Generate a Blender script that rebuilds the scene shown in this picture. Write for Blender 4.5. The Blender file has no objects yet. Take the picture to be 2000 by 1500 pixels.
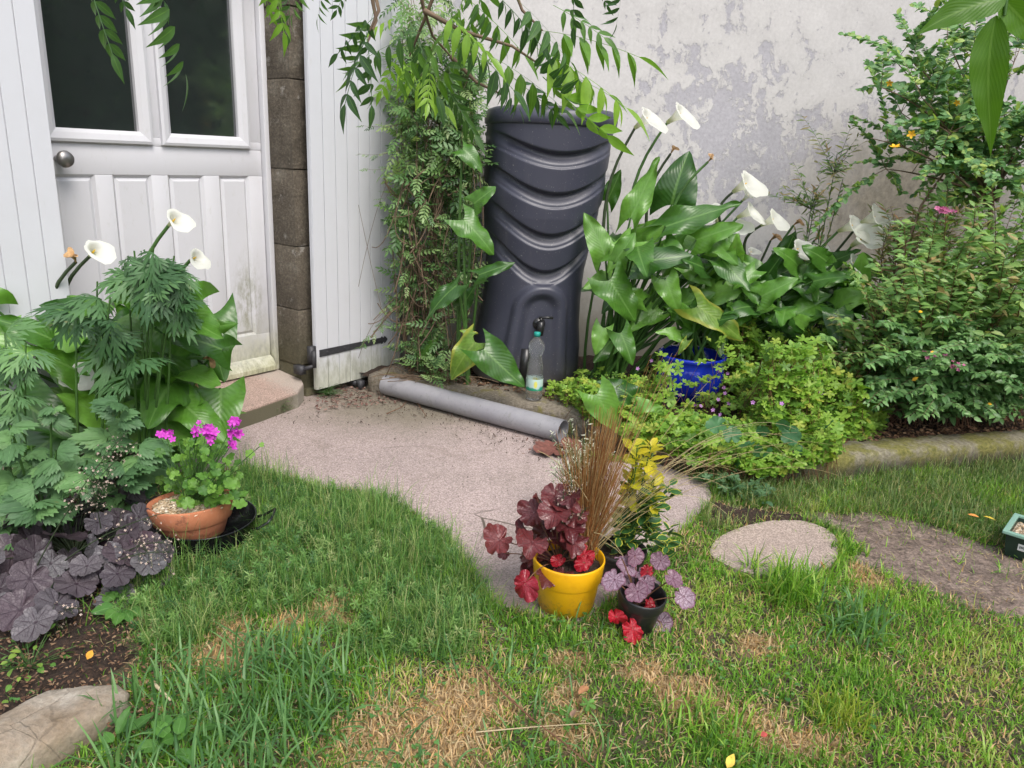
import bpy, bmesh, math, random
import numpy as np
from mathutils import Vector, Matrix
random.seed(7); R=np.random.default_rng(11)
S=bpy.context.scene; COL=S.collection
# ---------------- camera ----------------
FPX=1480.0; PITCH=math.radians(16.8); ROLL=math.radians(2.8); CH=1.3
cd=bpy.data.cameras.new('camera'); cam=bpy.data.objects.new('camera',cd); COL.objects.link(cam)
cd.sensor_width=36; cd.lens=FPX/2000*36; cd.clip_start=0.05; cd.clip_end=500
cam.matrix_world=Matrix.Translation((0,0,CH))@Matrix.Rotation(math.pi/2-PITCH,4,'X')@Matrix.Rotation(ROLL,4,'Z')
S.camera=cam
# ---------------- sky and sun (bright overcast) ----------------
SUN_EL=52; SUN_AZ=150        # azimuth clockwise from +Y: behind the camera, to its right
w=bpy.data.worlds.new('World'); S.world=w; w.use_nodes=True; wt=w.node_tree; wt.nodes.clear()
sk=wt.nodes.new('ShaderNodeTexSky'); sk.sky_type='NISHITA'; sk.sun_disc=False
sk.sun_elevation=math.radians(SUN_EL); sk.sun_rotation=math.radians(SUN_AZ); sk.air_density=1.0; sk.dust_density=3.0; sk.ozone_density=1
hs=wt.nodes.new('ShaderNodeHueSaturation'); hs.inputs['Saturation'].default_value=0.56; hs.inputs['Value'].default_value=1.0
bg=wt.nodes.new('ShaderNodeBackground'); bg.inputs[1].default_value=0.15
wo=wt.nodes.new('ShaderNodeOutputWorld')
wt.links.new(sk.outputs[0],hs.inputs['Color']); wt.links.new(hs.outputs[0],bg.inputs[0]); wt.links.new(bg.outputs[0],wo.inputs[0])
sl=bpy.data.lights.new('sun','SUN'); sl.energy=1.05; sl.angle=math.radians(26); sl.color=(1,.95,.88)
so=bpy.data.objects.new('sun',sl); COL.objects.link(so)
az=math.radians(SUN_AZ); el=math.radians(SUN_EL)
sd=Vector((math.sin(az)*math.cos(el),math.cos(az)*math.cos(el),math.sin(el)))
so.rotation_euler=sd.to_track_quat('Z','Y').to_euler(); so.location=sd*20
S.view_settings.view_transform='Standard'; S.view_settings.look='None'; S.view_settings.gamma=1
S.view_settings.exposure=0.92
S.render.engine='CYCLES'; S.cycles.max_bounces=7; S.cycles.transparent_max_bounces=8; S.cycles.use_denoising=True
# ---------------- placing by sight lines ----------------
def ray(px,py):
    x=(px-1000)/FPX; y=-(py-750)/FPX; c,s=math.cos(ROLL),math.sin(ROLL)
    X=c*x-s*y; Y=s*x+c*y
    return np.array([X,math.cos(PITCH)+Y*math.sin(PITCH),-math.sin(PITCH)+Y*math.cos(PITCH)])
def P(px,py,z=0.):
    d=ray(px,py); t=(z-CH)/d[2]; return np.array([0,0,CH])+d*t
def D(px,py,Y):
    d=ray(px,py); return np.array([0,0,CH])+d*(Y/d[1])
def nrm(v):
    v=np.asarray(v,float); return v/(np.linalg.norm(v)+1e-12)
CAMP=np.array([0,0,CH])
# ---------------- mesh building ----------------
class Tpl:
    def __init__(s,v,f,uv): s.v=np.array(v,float); s.f=[list(q) for q in f]; s.uv=np.array(uv,float)
class G:
    def __init__(s): s.V=[];s.I=[];s.T=[];s.U=[];s.Rn=[];s.n=0;s.M=[]
    def add(s,v,f,uv=None,rnd=None,mi=0):
        v=np.asarray(v,float).reshape(-1,3); k=len(v)
        s.V.append(v); s.T.append(np.array([len(q) for q in f],np.int32))
        s.I.append(np.array([i for q in f for i in q],np.int32)+s.n); s.n+=k
        s.U.append(np.zeros((k,2)) if uv is None else np.asarray(uv,float))
        s.Rn.append(np.full(k,random.random() if rnd is None else rnd)); s.M.append(np.full(len(f),mi,np.int32))
        return s
    def inst(s,t,Ms,Os,rnd=None):
        Ms=np.asarray(Ms,float).reshape(-1,3,3); Os=np.asarray(Os,float).reshape(-1,3); m=len(Os)
        if m==0: return s
        k=len(t.v); v=np.einsum('mij,kj->mki',Ms,t.v)+Os[:,None,:]
        I=np.array([i for q in t.f for i in q],np.int32); T=np.array([len(q) for q in t.f],np.int32)
        s.V.append(v.reshape(-1,3)); s.I.append((I[None,:]+(np.arange(m)*k)[:,None]).ravel().astype(np.int32)+s.n)
        s.T.append(np.tile(T,m)); s.U.append(np.tile(t.uv,(m,1))); s.n+=m*k
        r=R.random(m) if rnd is None else np.asarray(rnd); s.Rn.append(np.repeat(r,k)); s.M.append(np.zeros(len(T)*m,np.int32))
        return s
    def tube(s,p,r,sides=5,cap=False,rnd=None,mi=0):
        p=np.asarray(p,float); n=len(p); r=np.broadcast_to(np.asarray(r,float),(n,))
        tg=np.gradient(p,axis=0); tg/=np.linalg.norm(tg,axis=1)[:,None]+1e-9
        a=np.array([0,0,1.]) if abs(tg[0][2])<.9 else np.array([1.,0,0])
        V=[];U=[]
        x=nrm(np.cross(tg[0],a))
        for i in range(n):
            x=nrm(x-tg[i]*np.dot(x,tg[i])); y=np.cross(tg[i],x)
            for k in range(sides):
                q=2*math.pi*k/sides; V.append(p[i]+r[i]*(x*math.cos(q)+y*math.sin(q))); U.append((k/sides,i/(n-1)))
        F=[]
        for i in range(n-1):
            for k in range(sides):
                a0=i*sides+k; b0=i*sides+(k+1)%sides; F.append((a0,b0,b0+sides,a0+sides))
        if cap: F.append(tuple(range(sides))[::-1]); F.append(tuple(range((n-1)*sides,n*sides)))
        return s.add(V,F,U,rnd,mi)
    def box(s,x0,x1,y0,y1,z0,z1,mi=0):
        v=[(x0,y0,z0),(x1,y0,z0),(x1,y1,z0),(x0,y1,z0),(x0,y0,z1),(x1,y0,z1),(x1,y1,z1),(x0,y1,z1)]
        return s.add(v,[(3,2,1,0),(4,5,6,7),(0,1,5,4),(1,2,6,5),(2,3,7,6),(3,0,4,7)],None,.5,mi)
    def lathe(s,prof,n=40,c=(0,0,0),rnd=.5,mi=0,ax=None):
        V=[];U=[]
        for j,(r,z) in enumerate(prof):
            for k in range(n):
                a=2*math.pi*k/n; V.append((c[0]+r*math.cos(a),c[1]+r*math.sin(a),c[2]+z)); U.append((k/n,j/(len(prof)-1)))
        F=[(j*n+k,j*n+(k+1)%n,(j+1)*n+(k+1)%n,(j+1)*n+k) for j in range(len(prof)-1) for k in range(n)]
        V=np.array(V)
        if ax is not None: V=(V-np.array(c))@np.array(ax).T+np.array(c)
        return s.add(V,F,U,rnd,mi)
    def build(s,name,mats,parent=None,smooth=True,bevel=0,label=None,cat=None,group=None,kind=None,loc=None):
        V=np.concatenate(s.V); I=np.concatenate(s.I); T=np.concatenate(s.T); U=np.concatenate(s.U); Q=np.concatenate(s.Rn)
        if loc is not None: V=V-np.array(loc)
        me=bpy.data.meshes.new(name); me.vertices.add(len(V)); me.vertices.foreach_set('co',V.astype(np.float32).ravel())
        me.loops.add(len(I)); me.loops.foreach_set('vertex_index',I)
        me.polygons.add(len(T)); st=np.concatenate([[0],np.cumsum(T)[:-1]]).astype(np.int32)
        me.polygons.foreach_set('loop_start',st); me.polygons.foreach_set('loop_total',T)
        me.polygons.foreach_set('use_smooth',np.full(len(T),smooth)); me.polygons.foreach_set('material_index',np.concatenate(s.M))
        ul=me.uv_layers.new(name='UVMap'); ul.data.foreach_set('uv',U[I].astype(np.float32).ravel())
        at=me.attributes.new('rnd','FLOAT','POINT'); at.data.foreach_set('value',Q.astype(np.float32))
        me.update(calc_edges=True); me.validate()
        for m in (mats if isinstance(mats,(list,tuple)) else [mats]): me.materials.append(m)
        o=bpy.data.objects.new(name,me); COL.objects.link(o)
        if loc is not None: o.location=loc
        if parent is not None: o.parent=parent
        if bevel:
            b=o.modifiers.new('b','BEVEL'); b.width=bevel; b.segments=2; b.limit_method='ANGLE'; b.angle_limit=math.radians(35)
        return tag(o,label,cat,group,kind)
def tag(o,label=None,cat=None,group=None,kind=None):
    if label: o['label']=label
    if cat: o['category']=cat
    if group: o['group']=group
    if kind: o['kind']=kind
    return o
def empty(name,loc,label,cat,group=None,rz=0):
    o=bpy.data.objects.new(name,None); o.location=loc; o.rotation_euler=(0,0,rz); o.empty_display_size=.1; COL.objects.link(o)
    return tag(o,label,cat,group)
def part(g,name,mats,root,**k):       # geometry given in world coordinates, parented to a root Empty at its own base
    return g.build(name,mats,root,loc=None,**k) if root is None else rel(g.build(name,mats,None,**k),root)
def rel(o,root):
    bpy.context.view_layer.update() if False else None
    m=Matrix.Translation(root.location)@Matrix.Rotation(root.rotation_euler[2],4,'Z')
    o.data.transform(m.inverted()); o.parent=root; return o
def inpoly(x,y,poly):
    x=np.asarray(x);y=np.asarray(y); r=np.zeros(x.shape,bool); n=len(poly)
    for i in range(n):
        x1,y1=poly[i][:2];x2,y2=poly[(i+1)%n][:2]
        c=((y1>y)!=(y2>y)); 
        with np.errstate(divide='ignore',invalid='ignore'): r^=c&(x<(x2-x1)*(y-y1)/((y2-y1) if y2!=y1 else 1e-9)+x1)
    return r
def pdist(x,y,poly):      # distance to the outline, positive inside
    x=np.asarray(x,float);y=np.asarray(y,float); d=np.full(x.shape,1e9); n=len(poly)
    for i in range(n):
        ax,ay=poly[i][:2];bx,by=poly[(i+1)%n][:2]; L=(bx-ax)**2+(by-ay)**2+1e-12; t=np.clip(((x-ax)*(bx-ax)+(y-ay)*(by-ay))/L,0,1); d=np.minimum(d,np.hypot(x-ax-t*(bx-ax),y-ay-t*(by-ay)))
    return np.where(inpoly(x,y,poly),d,-d)
def fb(x,y,s=1.,seed=0):              # cheap smooth noise 0..1
    x=np.asarray(x)*s;y=np.asarray(y)*s; t=0;a=1;tot=0
    for k in range(4):
        f=1.9**k; q=seed*1.7+k*2.3
        t=t+a*(np.sin(x*f*1.7+q+1.3*np.sin(y*f*1.1+q))*np.cos(y*f*1.9-q*.7+1.1*np.sin(x*f*1.3))); tot+=a; a*=.55
    return .5+.5*t/tot*1.3
# ---------------- materials ----------------
class N:
    def __init__(s,name,**k):
        s.m=bpy.data.materials.new(name); s.m.use_nodes=True; s.t=s.m.node_tree; s.t.nodes.clear()
        s.o=s.t.nodes.new('ShaderNodeOutputMaterial'); s.b=s.n('ShaderNodeBsdfPrincipled'); s.t.links.new(s.b.outputs[0],s.o.inputs[0])
        for a,v in k.items(): s.set(s.b,a,v)
    def n(s,t,**k):
        q=s.t.nodes.new(t)
        for a,v in k.items(): setattr(q,a,v)
        return q
    def set(s,q,i,v):
        if isinstance(i,str): i=i.replace('_',' ')
        i=q.inputs[i]
        if hasattr(v,'is_output') or isinstance(v,bpy.types.NodeSocket): s.t.links.new(v,i)
        else:
            if isinstance(v,tuple) and len(v)==3 and i.type=='RGBA': v=v+(1,)
            i.default_value=v
    def co(s,which='Object'): return s.n('ShaderNodeTexCoord').outputs[which]
    def map(s,v,scale=(1,1,1),loc=(0,0,0),rot=(0,0,0)):
        q=s.n('ShaderNodeMapping'); s.set(q,0,v); q.inputs['Scale'].default_value=scale; q.inputs['Location'].default_value=loc; q.inputs['Rotation'].default_value=rot; return q.outputs[0]
    def noise(s,scale,det=4,rough=.5,v=None,dist=0):
        q=s.n('ShaderNodeTexNoise'); s.set(q,'Vector',s.co() if v is None else v); q.inputs['Scale'].default_value=scale; q.inputs['Detail'].default_value=det; q.inputs['Roughness'].default_value=rough; q.inputs['Distortion'].default_value=dist; return q.outputs[0]
    def vor(s,scale,feat='F1',v=None,out=0,rand=1):
        q=s.n('ShaderNodeTexVoronoi',feature=feat); s.set(q,'Vector',s.co() if v is None else v); q.inputs['Scale'].default_value=scale; q.inputs['Randomness'].default_value=rand; return q.outputs[out]
    def ramp(s,f,stops,interp='LINEAR'):
        q=s.n('ShaderNodeValToRGB'); s.set(q,0,f); e=q.color_ramp; e.interpolation=interp
        for k,(p,c) in enumerate(stops):
            if k<2: x=e.elements[k]; x.position=p
            else: x=e.elements.new(p)
            c=(c,c,c) if isinstance(c,(int,float)) else c
            x.color=tuple(c)+(1,)
        return q.outputs[0]
    def mix(s,f,a,b,mode='MIX'):
        q=s.n('ShaderNodeMix',data_type='RGBA',blend_type=mode); s.set(q,0,f); s.set(q,6,a); s.set(q,7,b); return q.outputs[2]
    def math(s,op,a,b=0.,c=0.):
        q=s.n('ShaderNodeMath',operation=op); s.set(q,0,a); s.set(q,1,b); s.set(q,2,c); return q.outputs[0]
    def step(s,v,a,b): 
        q=s.n('ShaderNodeMapRange',interpolation_type='SMOOTHSTEP'); s.set(q,0,v); s.set(q,1,a); s.set(q,2,b); return q.outputs[0]
    def attr(s,name='rnd',out='Fac'):
        q=s.n('ShaderNodeAttribute'); q.attribute_name=name; return q.outputs[out]
    def sep(s,v,i):
        q=s.n('ShaderNodeSeparateXYZ'); s.set(q,0,v); return q.outputs[i]
    def dist(s,v,c,sc=(1,1,1)):
        q=s.n('ShaderNodeVectorMath',operation='SUBTRACT'); s.set(q,0,v); q.inputs[1].default_value=tuple(c)
        m=s.n('ShaderNodeVectorMath',operation='MULTIPLY'); s.set(m,0,q.outputs[0]); m.inputs[1].default_value=sc
        l=s.n('ShaderNodeVectorMath',operation='LENGTH'); s.set(l,0,m.outputs[0]); return l.outputs[1]
    def bump(s,h,st=.5,d=.01):
        q=s.n('ShaderNodeBump'); s.set(q,'Height',h); q.inputs['Strength'].default_value=st; q.inputs['Distance'].default_value=d; s.set(s.b,'Normal',q.outputs[0]); return s
    def col(s,c): s.set(s.b,'Base Color',c); return s
def plain(name,c,rough=.6,var=.12,scale=30,**k):
    m=N(name,Roughness=rough,**k); f=m.noise(scale,5); m.col(m.ramp(f,[(.3,tuple(x*(1-var) for x in c)),(.7,tuple(min(1,x*(1+var)) for x in c))])); return m
def leafm(name,cols,rough=.42,trans=.3,vein=.35,veincol=None,side=0,mott=.25,edge=None,spec=.45,bump=.0):
    """cols: list of base colours picked by the per-leaf value; uv.x across (0..1), uv.y along the leaf"""
    m=N(name,Roughness=rough); m.set(m.b,'Specular IOR Level',spec)
    k=len(cols); c=m.ramp(m.attr(),[(i/max(1,k-1),x) for i,x in enumerate(cols)])
    f=m.noise(45,3); c=m.mix(mott,c,m.mix(1,c,m.ramp(f,[(.3,.45),(.7,1.5)]),'MULTIPLY'))
    uv=m.co('UV'); u=m.sep(uv,0); v=m.sep(uv,1); du=m.math('ABSOLUTE',m.math('SUBTRACT',u,.5))
    vc=veincol or tuple(min(1,x*1.9+.02) for x in cols[k//2])
    if vein: c=m.mix(m.math('MULTIPLY',m.step(du,.05,.012),vein),c,vc)
    if side:
        ph=m.math('ADD',m.math('MULTIPLY',v,75.),m.math('MULTIPLY',du,-62.)); wv=m.math('SINE',ph)
        c=m.mix(m.math('MULTIPLY',m.step(wv,.72,1.),side),c,vc)
        if bump: m.bump(wv,bump,.004)
    if mott>.2:
        c=m.mix(m.math('MULTIPLY',m.step(m.noise(16,6,.75),.64,.70),.55),c,(.20,.17,.05))
    if edge: c=m.mix(m.step(m.math('ADD',du,m.math('MULTIPLY',m.noise(25),.14)),.40,.52),c,edge)
    m.col(c)
    tr=m.n('ShaderNodeBsdfTranslucent'); m.set(tr,0,m.mix(1,c,(1.5,1.6,.7),'MULTIPLY')); mx=m.n('ShaderNodeMixShader'); mx.inputs[0].default_value=trans
    m.t.links.new(m.b.outputs[0],mx.inputs[1]); m.t.links.new(tr.outputs[0],mx.inputs[2]); m.t.links.new(mx.outputs[0],m.o.inputs[0])
    return m.m
# ---------------- leaf shapes (x across, y along, z up) ----------------
def grid(nu,nv,fn,ufn=None):
    V=[];U=[];F=[]
    for j in range(nv+1):
        for i in range(nu+1):
            a=2*i/nu-1; b=j/nv; V.append(fn(a,b)); U.append((.5+.5*a,b))
    for j in range(nv):
        for i in range(nu): q=j*(nu+1)+i; F.append((q,q+1,q+nu+2,q+nu+1))
    return Tpl(V,F,U)
def lance(nu=2,nv=5,w=.18,fold=.3,droop=.25,p=1.0,peak=.42,twist=0):
    def fn(a,b):
        wd=w*(math.sin(math.pi*b**(math.log(.5)/math.log(peak))) if 0<b<1 else 0)**p + .004
        x=a*wd; z=abs(a)*wd*fold-droop*b*b; t=twist*b
        return (x*math.cos(t),b,z+x*math.sin(t))
    return grid(nu,nv,fn)
LEAF=[lance(2,5,.2,.3,d) for d in (.05,.2,.4)]
SMALL=[lance(2,3,.24,.25,d,.8) for d in (.05,.2,.35)]
OVAL=[lance(2,4,.3,.25,d,.7,.5) for d in (.0,.15,.3)]
WILLOW=[lance(2,4,.1,.2,d,.9,.45) for d in (.1,.3)]
def merge(parts):   # parts: (tpl, M, O)
    V=[];F=[];U=[];n=0
    for t,M,O in parts:
        V.append(t.v@np.asarray(M,float).T+np.asarray(O,float)); F+= [[i+n for i in q] for q in t.f]; U.append(t.uv); n+=len(t.v)
    return Tpl(np.concatenate(V),F,np.concatenate(U))
def rotz(a): c,s=math.cos(a),math.sin(a); return np.array([[c,-s,0],[s,c,0],[0,0,1.]])
def frame(y,z):   # columns x,y,z
    y=nrm(y); x=np.cross(y,z); 
    if np.linalg.norm(x)<1e-4: x=np.cross(y,[.3,.5,.8])
    x=nrm(x); z=np.cross(x,y); return np.stack([x,y,z],1)
def pinnate(n,leaf,ll,droop=.12,stem=.25,ang=1.0,curl=.0,seed=0,tail=True,hang=0):
    r=random.Random(seed); ps=[]; W=.006
    st=grid(1,6,lambda a,b:(a*W,b,-droop*b*b)); ps.append((st,np.eye(3),(0,0,0)))
    for i in range(n):
        b=stem+(1-stem)*(i/(n-.3)); 
        for sgn in (-1,1):
            l=ll*(.8+.4*r.random())*(1-.35*abs(b-.5)); a=ang*(1+.3*(r.random()-.5))*(1-.45*b)
            y=np.array([sgn*math.sin(a),math.cos(a),-.25*r.random()-hang]); ps.append((leaf,frame(y,(0.3*(r.random()-.5),.2*(r.random()-.5),1))*l,(0,b,-droop*b*b)))
    if tail: ps.append((leaf,frame((0,1,-2*droop),(0,0,1))*ll*1.05,(0,1,-droop)))
    return merge(ps)
TAIL=lance(2,6,.14,.25,.25,1.25,.36)
WIST=[pinnate(5,TAIL,.36,.15,.22,1.15,seed=k,hang=h) for k,h in ((1,.3),(2,.8),(3,1.3))]
JAS=[pinnate(4,lance(2,3,.2,.2,.1),.36,.12,.2,1.2,seed=k) for k in (4,5,6)]
def cutleaf(seed,w=.1,nl=5,sub=3,spread=1.05,droop=.3):
    r=random.Random(seed); ps=[]; L=lance(2,4,w,.2,.12,.8,.55)
    for i in range(nl):
        t=(i/(nl-1)-.5)*2; a=t*spread; ln=(1-.42*abs(t))*(.9+.2*r.random())
        d=np.array([math.sin(a),math.cos(a),-.1*abs(t)]); ps.append((L,frame(d,(0,0,1))@np.diag([ln*1.15,ln,ln]),(0,.05,0)))
        for k in range(sub):
            b=.38+.4*k/sub
            for sg in (-1,1):
                a2=a+sg*(.62-.1*k); l2=ln*(.42-.06*k)*(.85+.3*r.random())
                ps.append((L,frame((math.sin(a2),math.cos(a2),-.15),(0,0,1))@np.diag([l2*1.7,l2,l2]),(d[0]*ln*b,.05+d[1]*ln*b,-.12*(b*ln)**2)))
    t=merge(ps); t.v[:,2]-=droop*(t.v[:,1]**2+t.v[:,0]**2); return t
CUT=[cutleaf(k,.13,5,2,1.1,.25) for k in range(4)]
CUTN=[cutleaf(10+k,.065,5,2,1.25,.4) for k in range(4)]
def polar(seed,lobes=7,depth=.16,sc=.06,ruf=.1,nr=5,na=70,cup=.15,cleft=.35,fine=3):
    r=random.Random(seed); ph=r.random()*6; V=[(0,0,0)];U=[(0,0)];F=[]
    for j in range(1,nr+1):
        t=j/nr
        for k in range(na+1):
            a=-math.pi+2*math.pi*k/na; q=abs(a)/math.pi
            lob=1-depth*(1-abs(math.cos(a*lobes/2)))**1.6*1.5+sc*math.cos(a*lobes*fine)
            rr=t*lob*(1 if q<.9 else 1-cleft*(q-.9)/.1)*(1.-.12*q)
            z=cup*t*t+ruf*t*t*t*(math.sin(a*lobes+ph)+.5*math.sin(a*lobes*2.3+ph*2))
            V.append((rr*math.sin(a),rr*math.cos(a),z)); U.append((k/na,t))
    for k in range(na): F.append((0,1+k,2+k))
    for j in range(nr-1):
        o=1+j*(na+1)
        for k in range(na): F.append((o+k,o+na+1+k,o+na+2+k,o+k+1))
    F=[q[::-1] for q in F]
    return Tpl(V,F,U)
def heul(seed,lobes=7,depth=.12,sc=.03,ruf=.12,fold=.15,cup=.1,nr=6,na=98,puck=.05,cleft=.45,asym=.12):
    r=random.Random(seed); p=[r.random()*6.3 for _ in range(5)]; V=[(0,0,0)];U=[(0,0)];F=[]
    for j in range(1,nr+1):
        t=j/nr
        for k in range(na+1):
            a=-math.pi+2*math.pi*k/na; q=abs(a)/math.pi; l=abs(math.cos(a*lobes/2))
            R_=1-depth*(1-l**.55)+sc*abs(math.cos(a*lobes*1.5))**.6+asym*(math.sin(a+p[0])*.5+math.sin(2*a+p[1])*.4)
            rr=t*(R_*t+(1-t)*.95)*(1 if q<.88 else 1-cleft*((q-.88)/.12)**1.5)*(1.08-.2*q)
            x,y=rr*math.sin(a),rr*math.cos(a)
            z=cup*t*t+fold*abs(x)*t+ruf*t*t*(math.sin(2*a+p[2])+.6*math.sin(5*a+p[3])*t+.35*math.sin(11*a+p[4])*t*t)+puck*(1-l)*t*(1-t*.5)
            V.append((x,y,z)); U.append((k/na,t))
    for k in range(na): F.append((0,2+k,1+k))
    for j in range(nr-1):
        o=1+j*(na+1)
        for k in range(na): F.append((o+k,o+k+1,o+na+2+k,o+na+1+k))
    return Tpl(V,F,U)
HEU=[heul(k,7,.14,.035,.09,.08,.06) for k in range(5)]
HEUR=[heul(20+k,5,.24,.07,.26,.25,-.1,asym=.2) for k in range(5)]
CRUM=[heul(30+k,5,.18,.06,.32,.75,-.45,asym=.35) for k in range(5)]
GER=[polar(40+k,5,.5,.05,.08,nr=2,na=30,cup=.05,fine=2) for k in range(3)]
PEL=[polar(60+k,5,.12,.04,.1,nr=3,na=40,cup=.1) for k in range(3)]
def calla(seed,w=.36,fold=.35,droop=.35,wave=.05,curl=.0):
    r=random.Random(seed); ph=r.random()*6; ph2=r.random()*6; asym=.9+.2*r.random(); side=(r.random()-.5)*.3
    def fn(a,b):
        wd=w*(.62+1.9*b-2.2*b*b+.35*b**3)*(1-b**7) if b<1 else 0
        wd=w*((1-b)**.62)*(.85+1.25*b*(1-b)) if b<1 else 0
        lobe=-.30*abs(a)**1.6*(1-b)**3.2
        x=a*wd*(asym if a>0 else 1)+side*b*b; y=b+lobe
        z=fold*abs(a)**1.25*wd*(1-.3*b)-droop*b**1.9+ (wave*math.sin(9*b+ph+ (2 if a>0 else 0))+wave*.5*math.sin(19*b+ph2*(1 if a>0 else 2)))*abs(a)**2.2*(1-b)**.3 - curl*abs(a)**3*wd
        z-=.12*abs(a)*(1-b)**4
        return (x,y,z)
    return grid(10,18,fn)
CAL=[calla(k,.33+.05*(k%3),.45 if k%2 else .15,.2+.18*(k%3),.12,.3*(k%2)) for k in range(8)]
def arc(a,b,up=.2,n=7,jit=0.):
    a=np.array(a,float);b=np.array(b,float); L=np.linalg.norm(b-a); m=(a+b)/2+np.array([0,0,up*L]); 
    if jit: m=m+R.normal(0,jit*L,3)
    t=np.linspace(0,1,n)[:,None]; return (1-t)**2*a+2*t*(1-t)*m+t*t*b
# =============== GROUND, PATIO, STONES ===============
px=lambda L,z=0.: [tuple(P(a,b,z)[:2]) for a,b in L]
PATIO=px([(250,800),(420,830),(600,768),(700,742),(760,740),(1000,822),(1110,868),(1150,900),(1290,905),(1385,945),(1392,975),(1340,1030),(1262,1085),(1205,1160),(1130,1215),(1030,1203),(955,1172),(915,1110),(868,1056),(820,1018),(762,985),(640,962),(560,935),(470,915),(380,925),(270,915)])
STONE=[tuple(P(1513+126*math.cos(a),1074+56*math.sin(a)+6*math.sin(2*a),0)[:2]) for a in np.linspace(0,2*math.pi,28,endpoint=False)]
MUD=px([(1560,1000),(1700,1000),(1800,1015),(1950,1070),(2120,1120),(2120,1230),(1900,1185),(1790,1145),(1700,1110),(1640,1080),(1650,1040)])
DARK=px([(1385,975),(1430,985),(1560,1000),(1600,1020),(1420,1030),(1385,1020)])
LBED=px([(-400,1500),(-300,900),(-300,800),(250,800),(330,850),(330,1050),(250,1130),(300,1200),(260,1330),(100,1400),(0,1460)])
BEDF=[(-1.2,4.2),(-.72,4.0),(-.40,3.84),(-.05,3.70),(.29,3.53),(.5,3.32),(.8,3.08),(1.2,3.02),(1.62,3.17),(2.0,3.29),(2.55,3.45),(3.2,3.66),(5,4.2)]
WY=lambda x: 4.606+.231*x
BED=BEDF+[(5,WY(5)+.3),(-1.2,WY(-1.2)+.3)]
def hgt(x,y):
    x=np.asarray(x,float);y=np.asarray(y,float)
    h=.018*(fb(x,y,3.5,1)-.5)+.008*(fb(x,y,13,2)-.5)-.004
    m=np.exp(-(((x+.62)/.42)**2+((y-2.25)/.42)**2)); h=h+.05*m                 # mound of creeping green
    for q in (PATIO,):
        ins=inpoly(x,y,q); h=np.where(ins,-.02,h)
    ins=inpoly(x,y,STONE); h=np.where(ins,-.02,h)
    h=np.where(inpoly(x,y,MUD),h-.006,h)
    return h
DRY=[(820,1430,.17,.15),(900,1375,.13,.10),(740,1450,.12,.10),(650,1205,.075,.075),(450,1235,.06,.05),(560,1225,.05,.04),(1340,1355,.10,.08),(1440,1420,.13,.08),(1560,1450,.12,.06),(1250,1310,.06,.05),(1110,1400,.06,.12),(430,1290,.07,.07),(1690,1130,.05,.08),(1950,1160,.08,.05),(1480,1260,.06,.05),(1120,1290,.06,.04)]
DRYW=[(P(a,b)[0],P(a,b)[1],c,d) for a,b,c,d in DRY]
def dryf(x,y):
    v=0
    for a,b,c,d in DRYW: v=np.maximum(v,np.exp(-(((x-a)/c)**2+((y-b)/d)**2)*.8))
    return np.clip(v*1.9-.38+.8*(fb(x,y,14,5)-.5),0,1)
def axis(lo,hi,step,far):
    a=list(np.arange(lo,hi,step)); k=step
    e=hi
    while e<far: a.append(e); k*=1.35; e+=k
    b=[];e=lo-step;k=step
    while e>-far: b.append(e); k*=1.35; e-=k
    return np.array(b[::-1]+a)
gx=axis(-2.0,2.6,.022,60); gy=axis(1.0,4.2,.022,60)
XX,YY=np.meshgrid(gx,gy); ZZ=hgt(XX,YY)
g=G(); nx,ny=len(gx),len(gy); idx=np.arange(nx*ny).reshape(ny,nx)
F=np.stack([idx[:-1,:-1],idx[:-1,1:],idx[1:,1:],idx[1:,:-1]],-1).reshape(-1,4)
g.V=[np.stack([XX.ravel(),YY.ravel(),ZZ.ravel()],1)]; g.I=[F.ravel().astype(np.int32)]; g.T=[np.full(len(F),4,np.int32)]; g.U=[np.zeros((nx*ny,2))]
g.Rn=[dryf(XX.ravel(),YY.ravel())]; g.M=[np.zeros(len(F),np.int32)]; g.n=nx*ny
m=N('soil_and_thatch',Roughness=.95)
n1=m.noise(9,6,.65); n2=m.noise(120,5,.7)
soil=m.ramp(n2,[(.25,(.035,.022,.014)),(.5,(.10,.07,.048)),(.78,(.21,.155,.11))])
thatch=m.ramp(n2,[(.3,(.13,.08,.035)),(.5,(.36,.24,.12)),(.7,(.52,.38,.21))])
moss=m.ramp(n2,[(.3,(.03,.04,.012)),(.7,(.10,.11,.04))])
c=m.mix(m.ramp(n1,[(.42,0.),(.62,.8)]),soil,moss); c=m.mix(m.attr(),c,thatch); mudc=m.ramp(m.noise(14,6,.65),[(.32,(.12,.085,.065)),(.5,(.22,.165,.135)),(.68,(.31,.24,.195))]); mudc=m.mix(.85,mudc,m.mix(1,mudc,m.ramp(n2,[(.36,.4),(.64,1.5)]),'MULTIPLY')); c=m.mix(m.attr('mud'),c,mudc); m.col(c); m.bump(m.math('ADD',n2,m.noise(40,4)),.9,.012)
gr_=g.build('ground',m.m,kind='structure'); mv=np.maximum.reduce([np.clip((pdist(XX.ravel(),YY.ravel(),q)+.05+.05*(fb(XX.ravel(),YY.ravel(),16,3)-.5)*2)/.07,0,1) for q in (MUD,)]); gr_.data.attributes.new('mud','FLOAT','POINT').data.foreach_set('value',mv.astype(np.float32))
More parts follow.
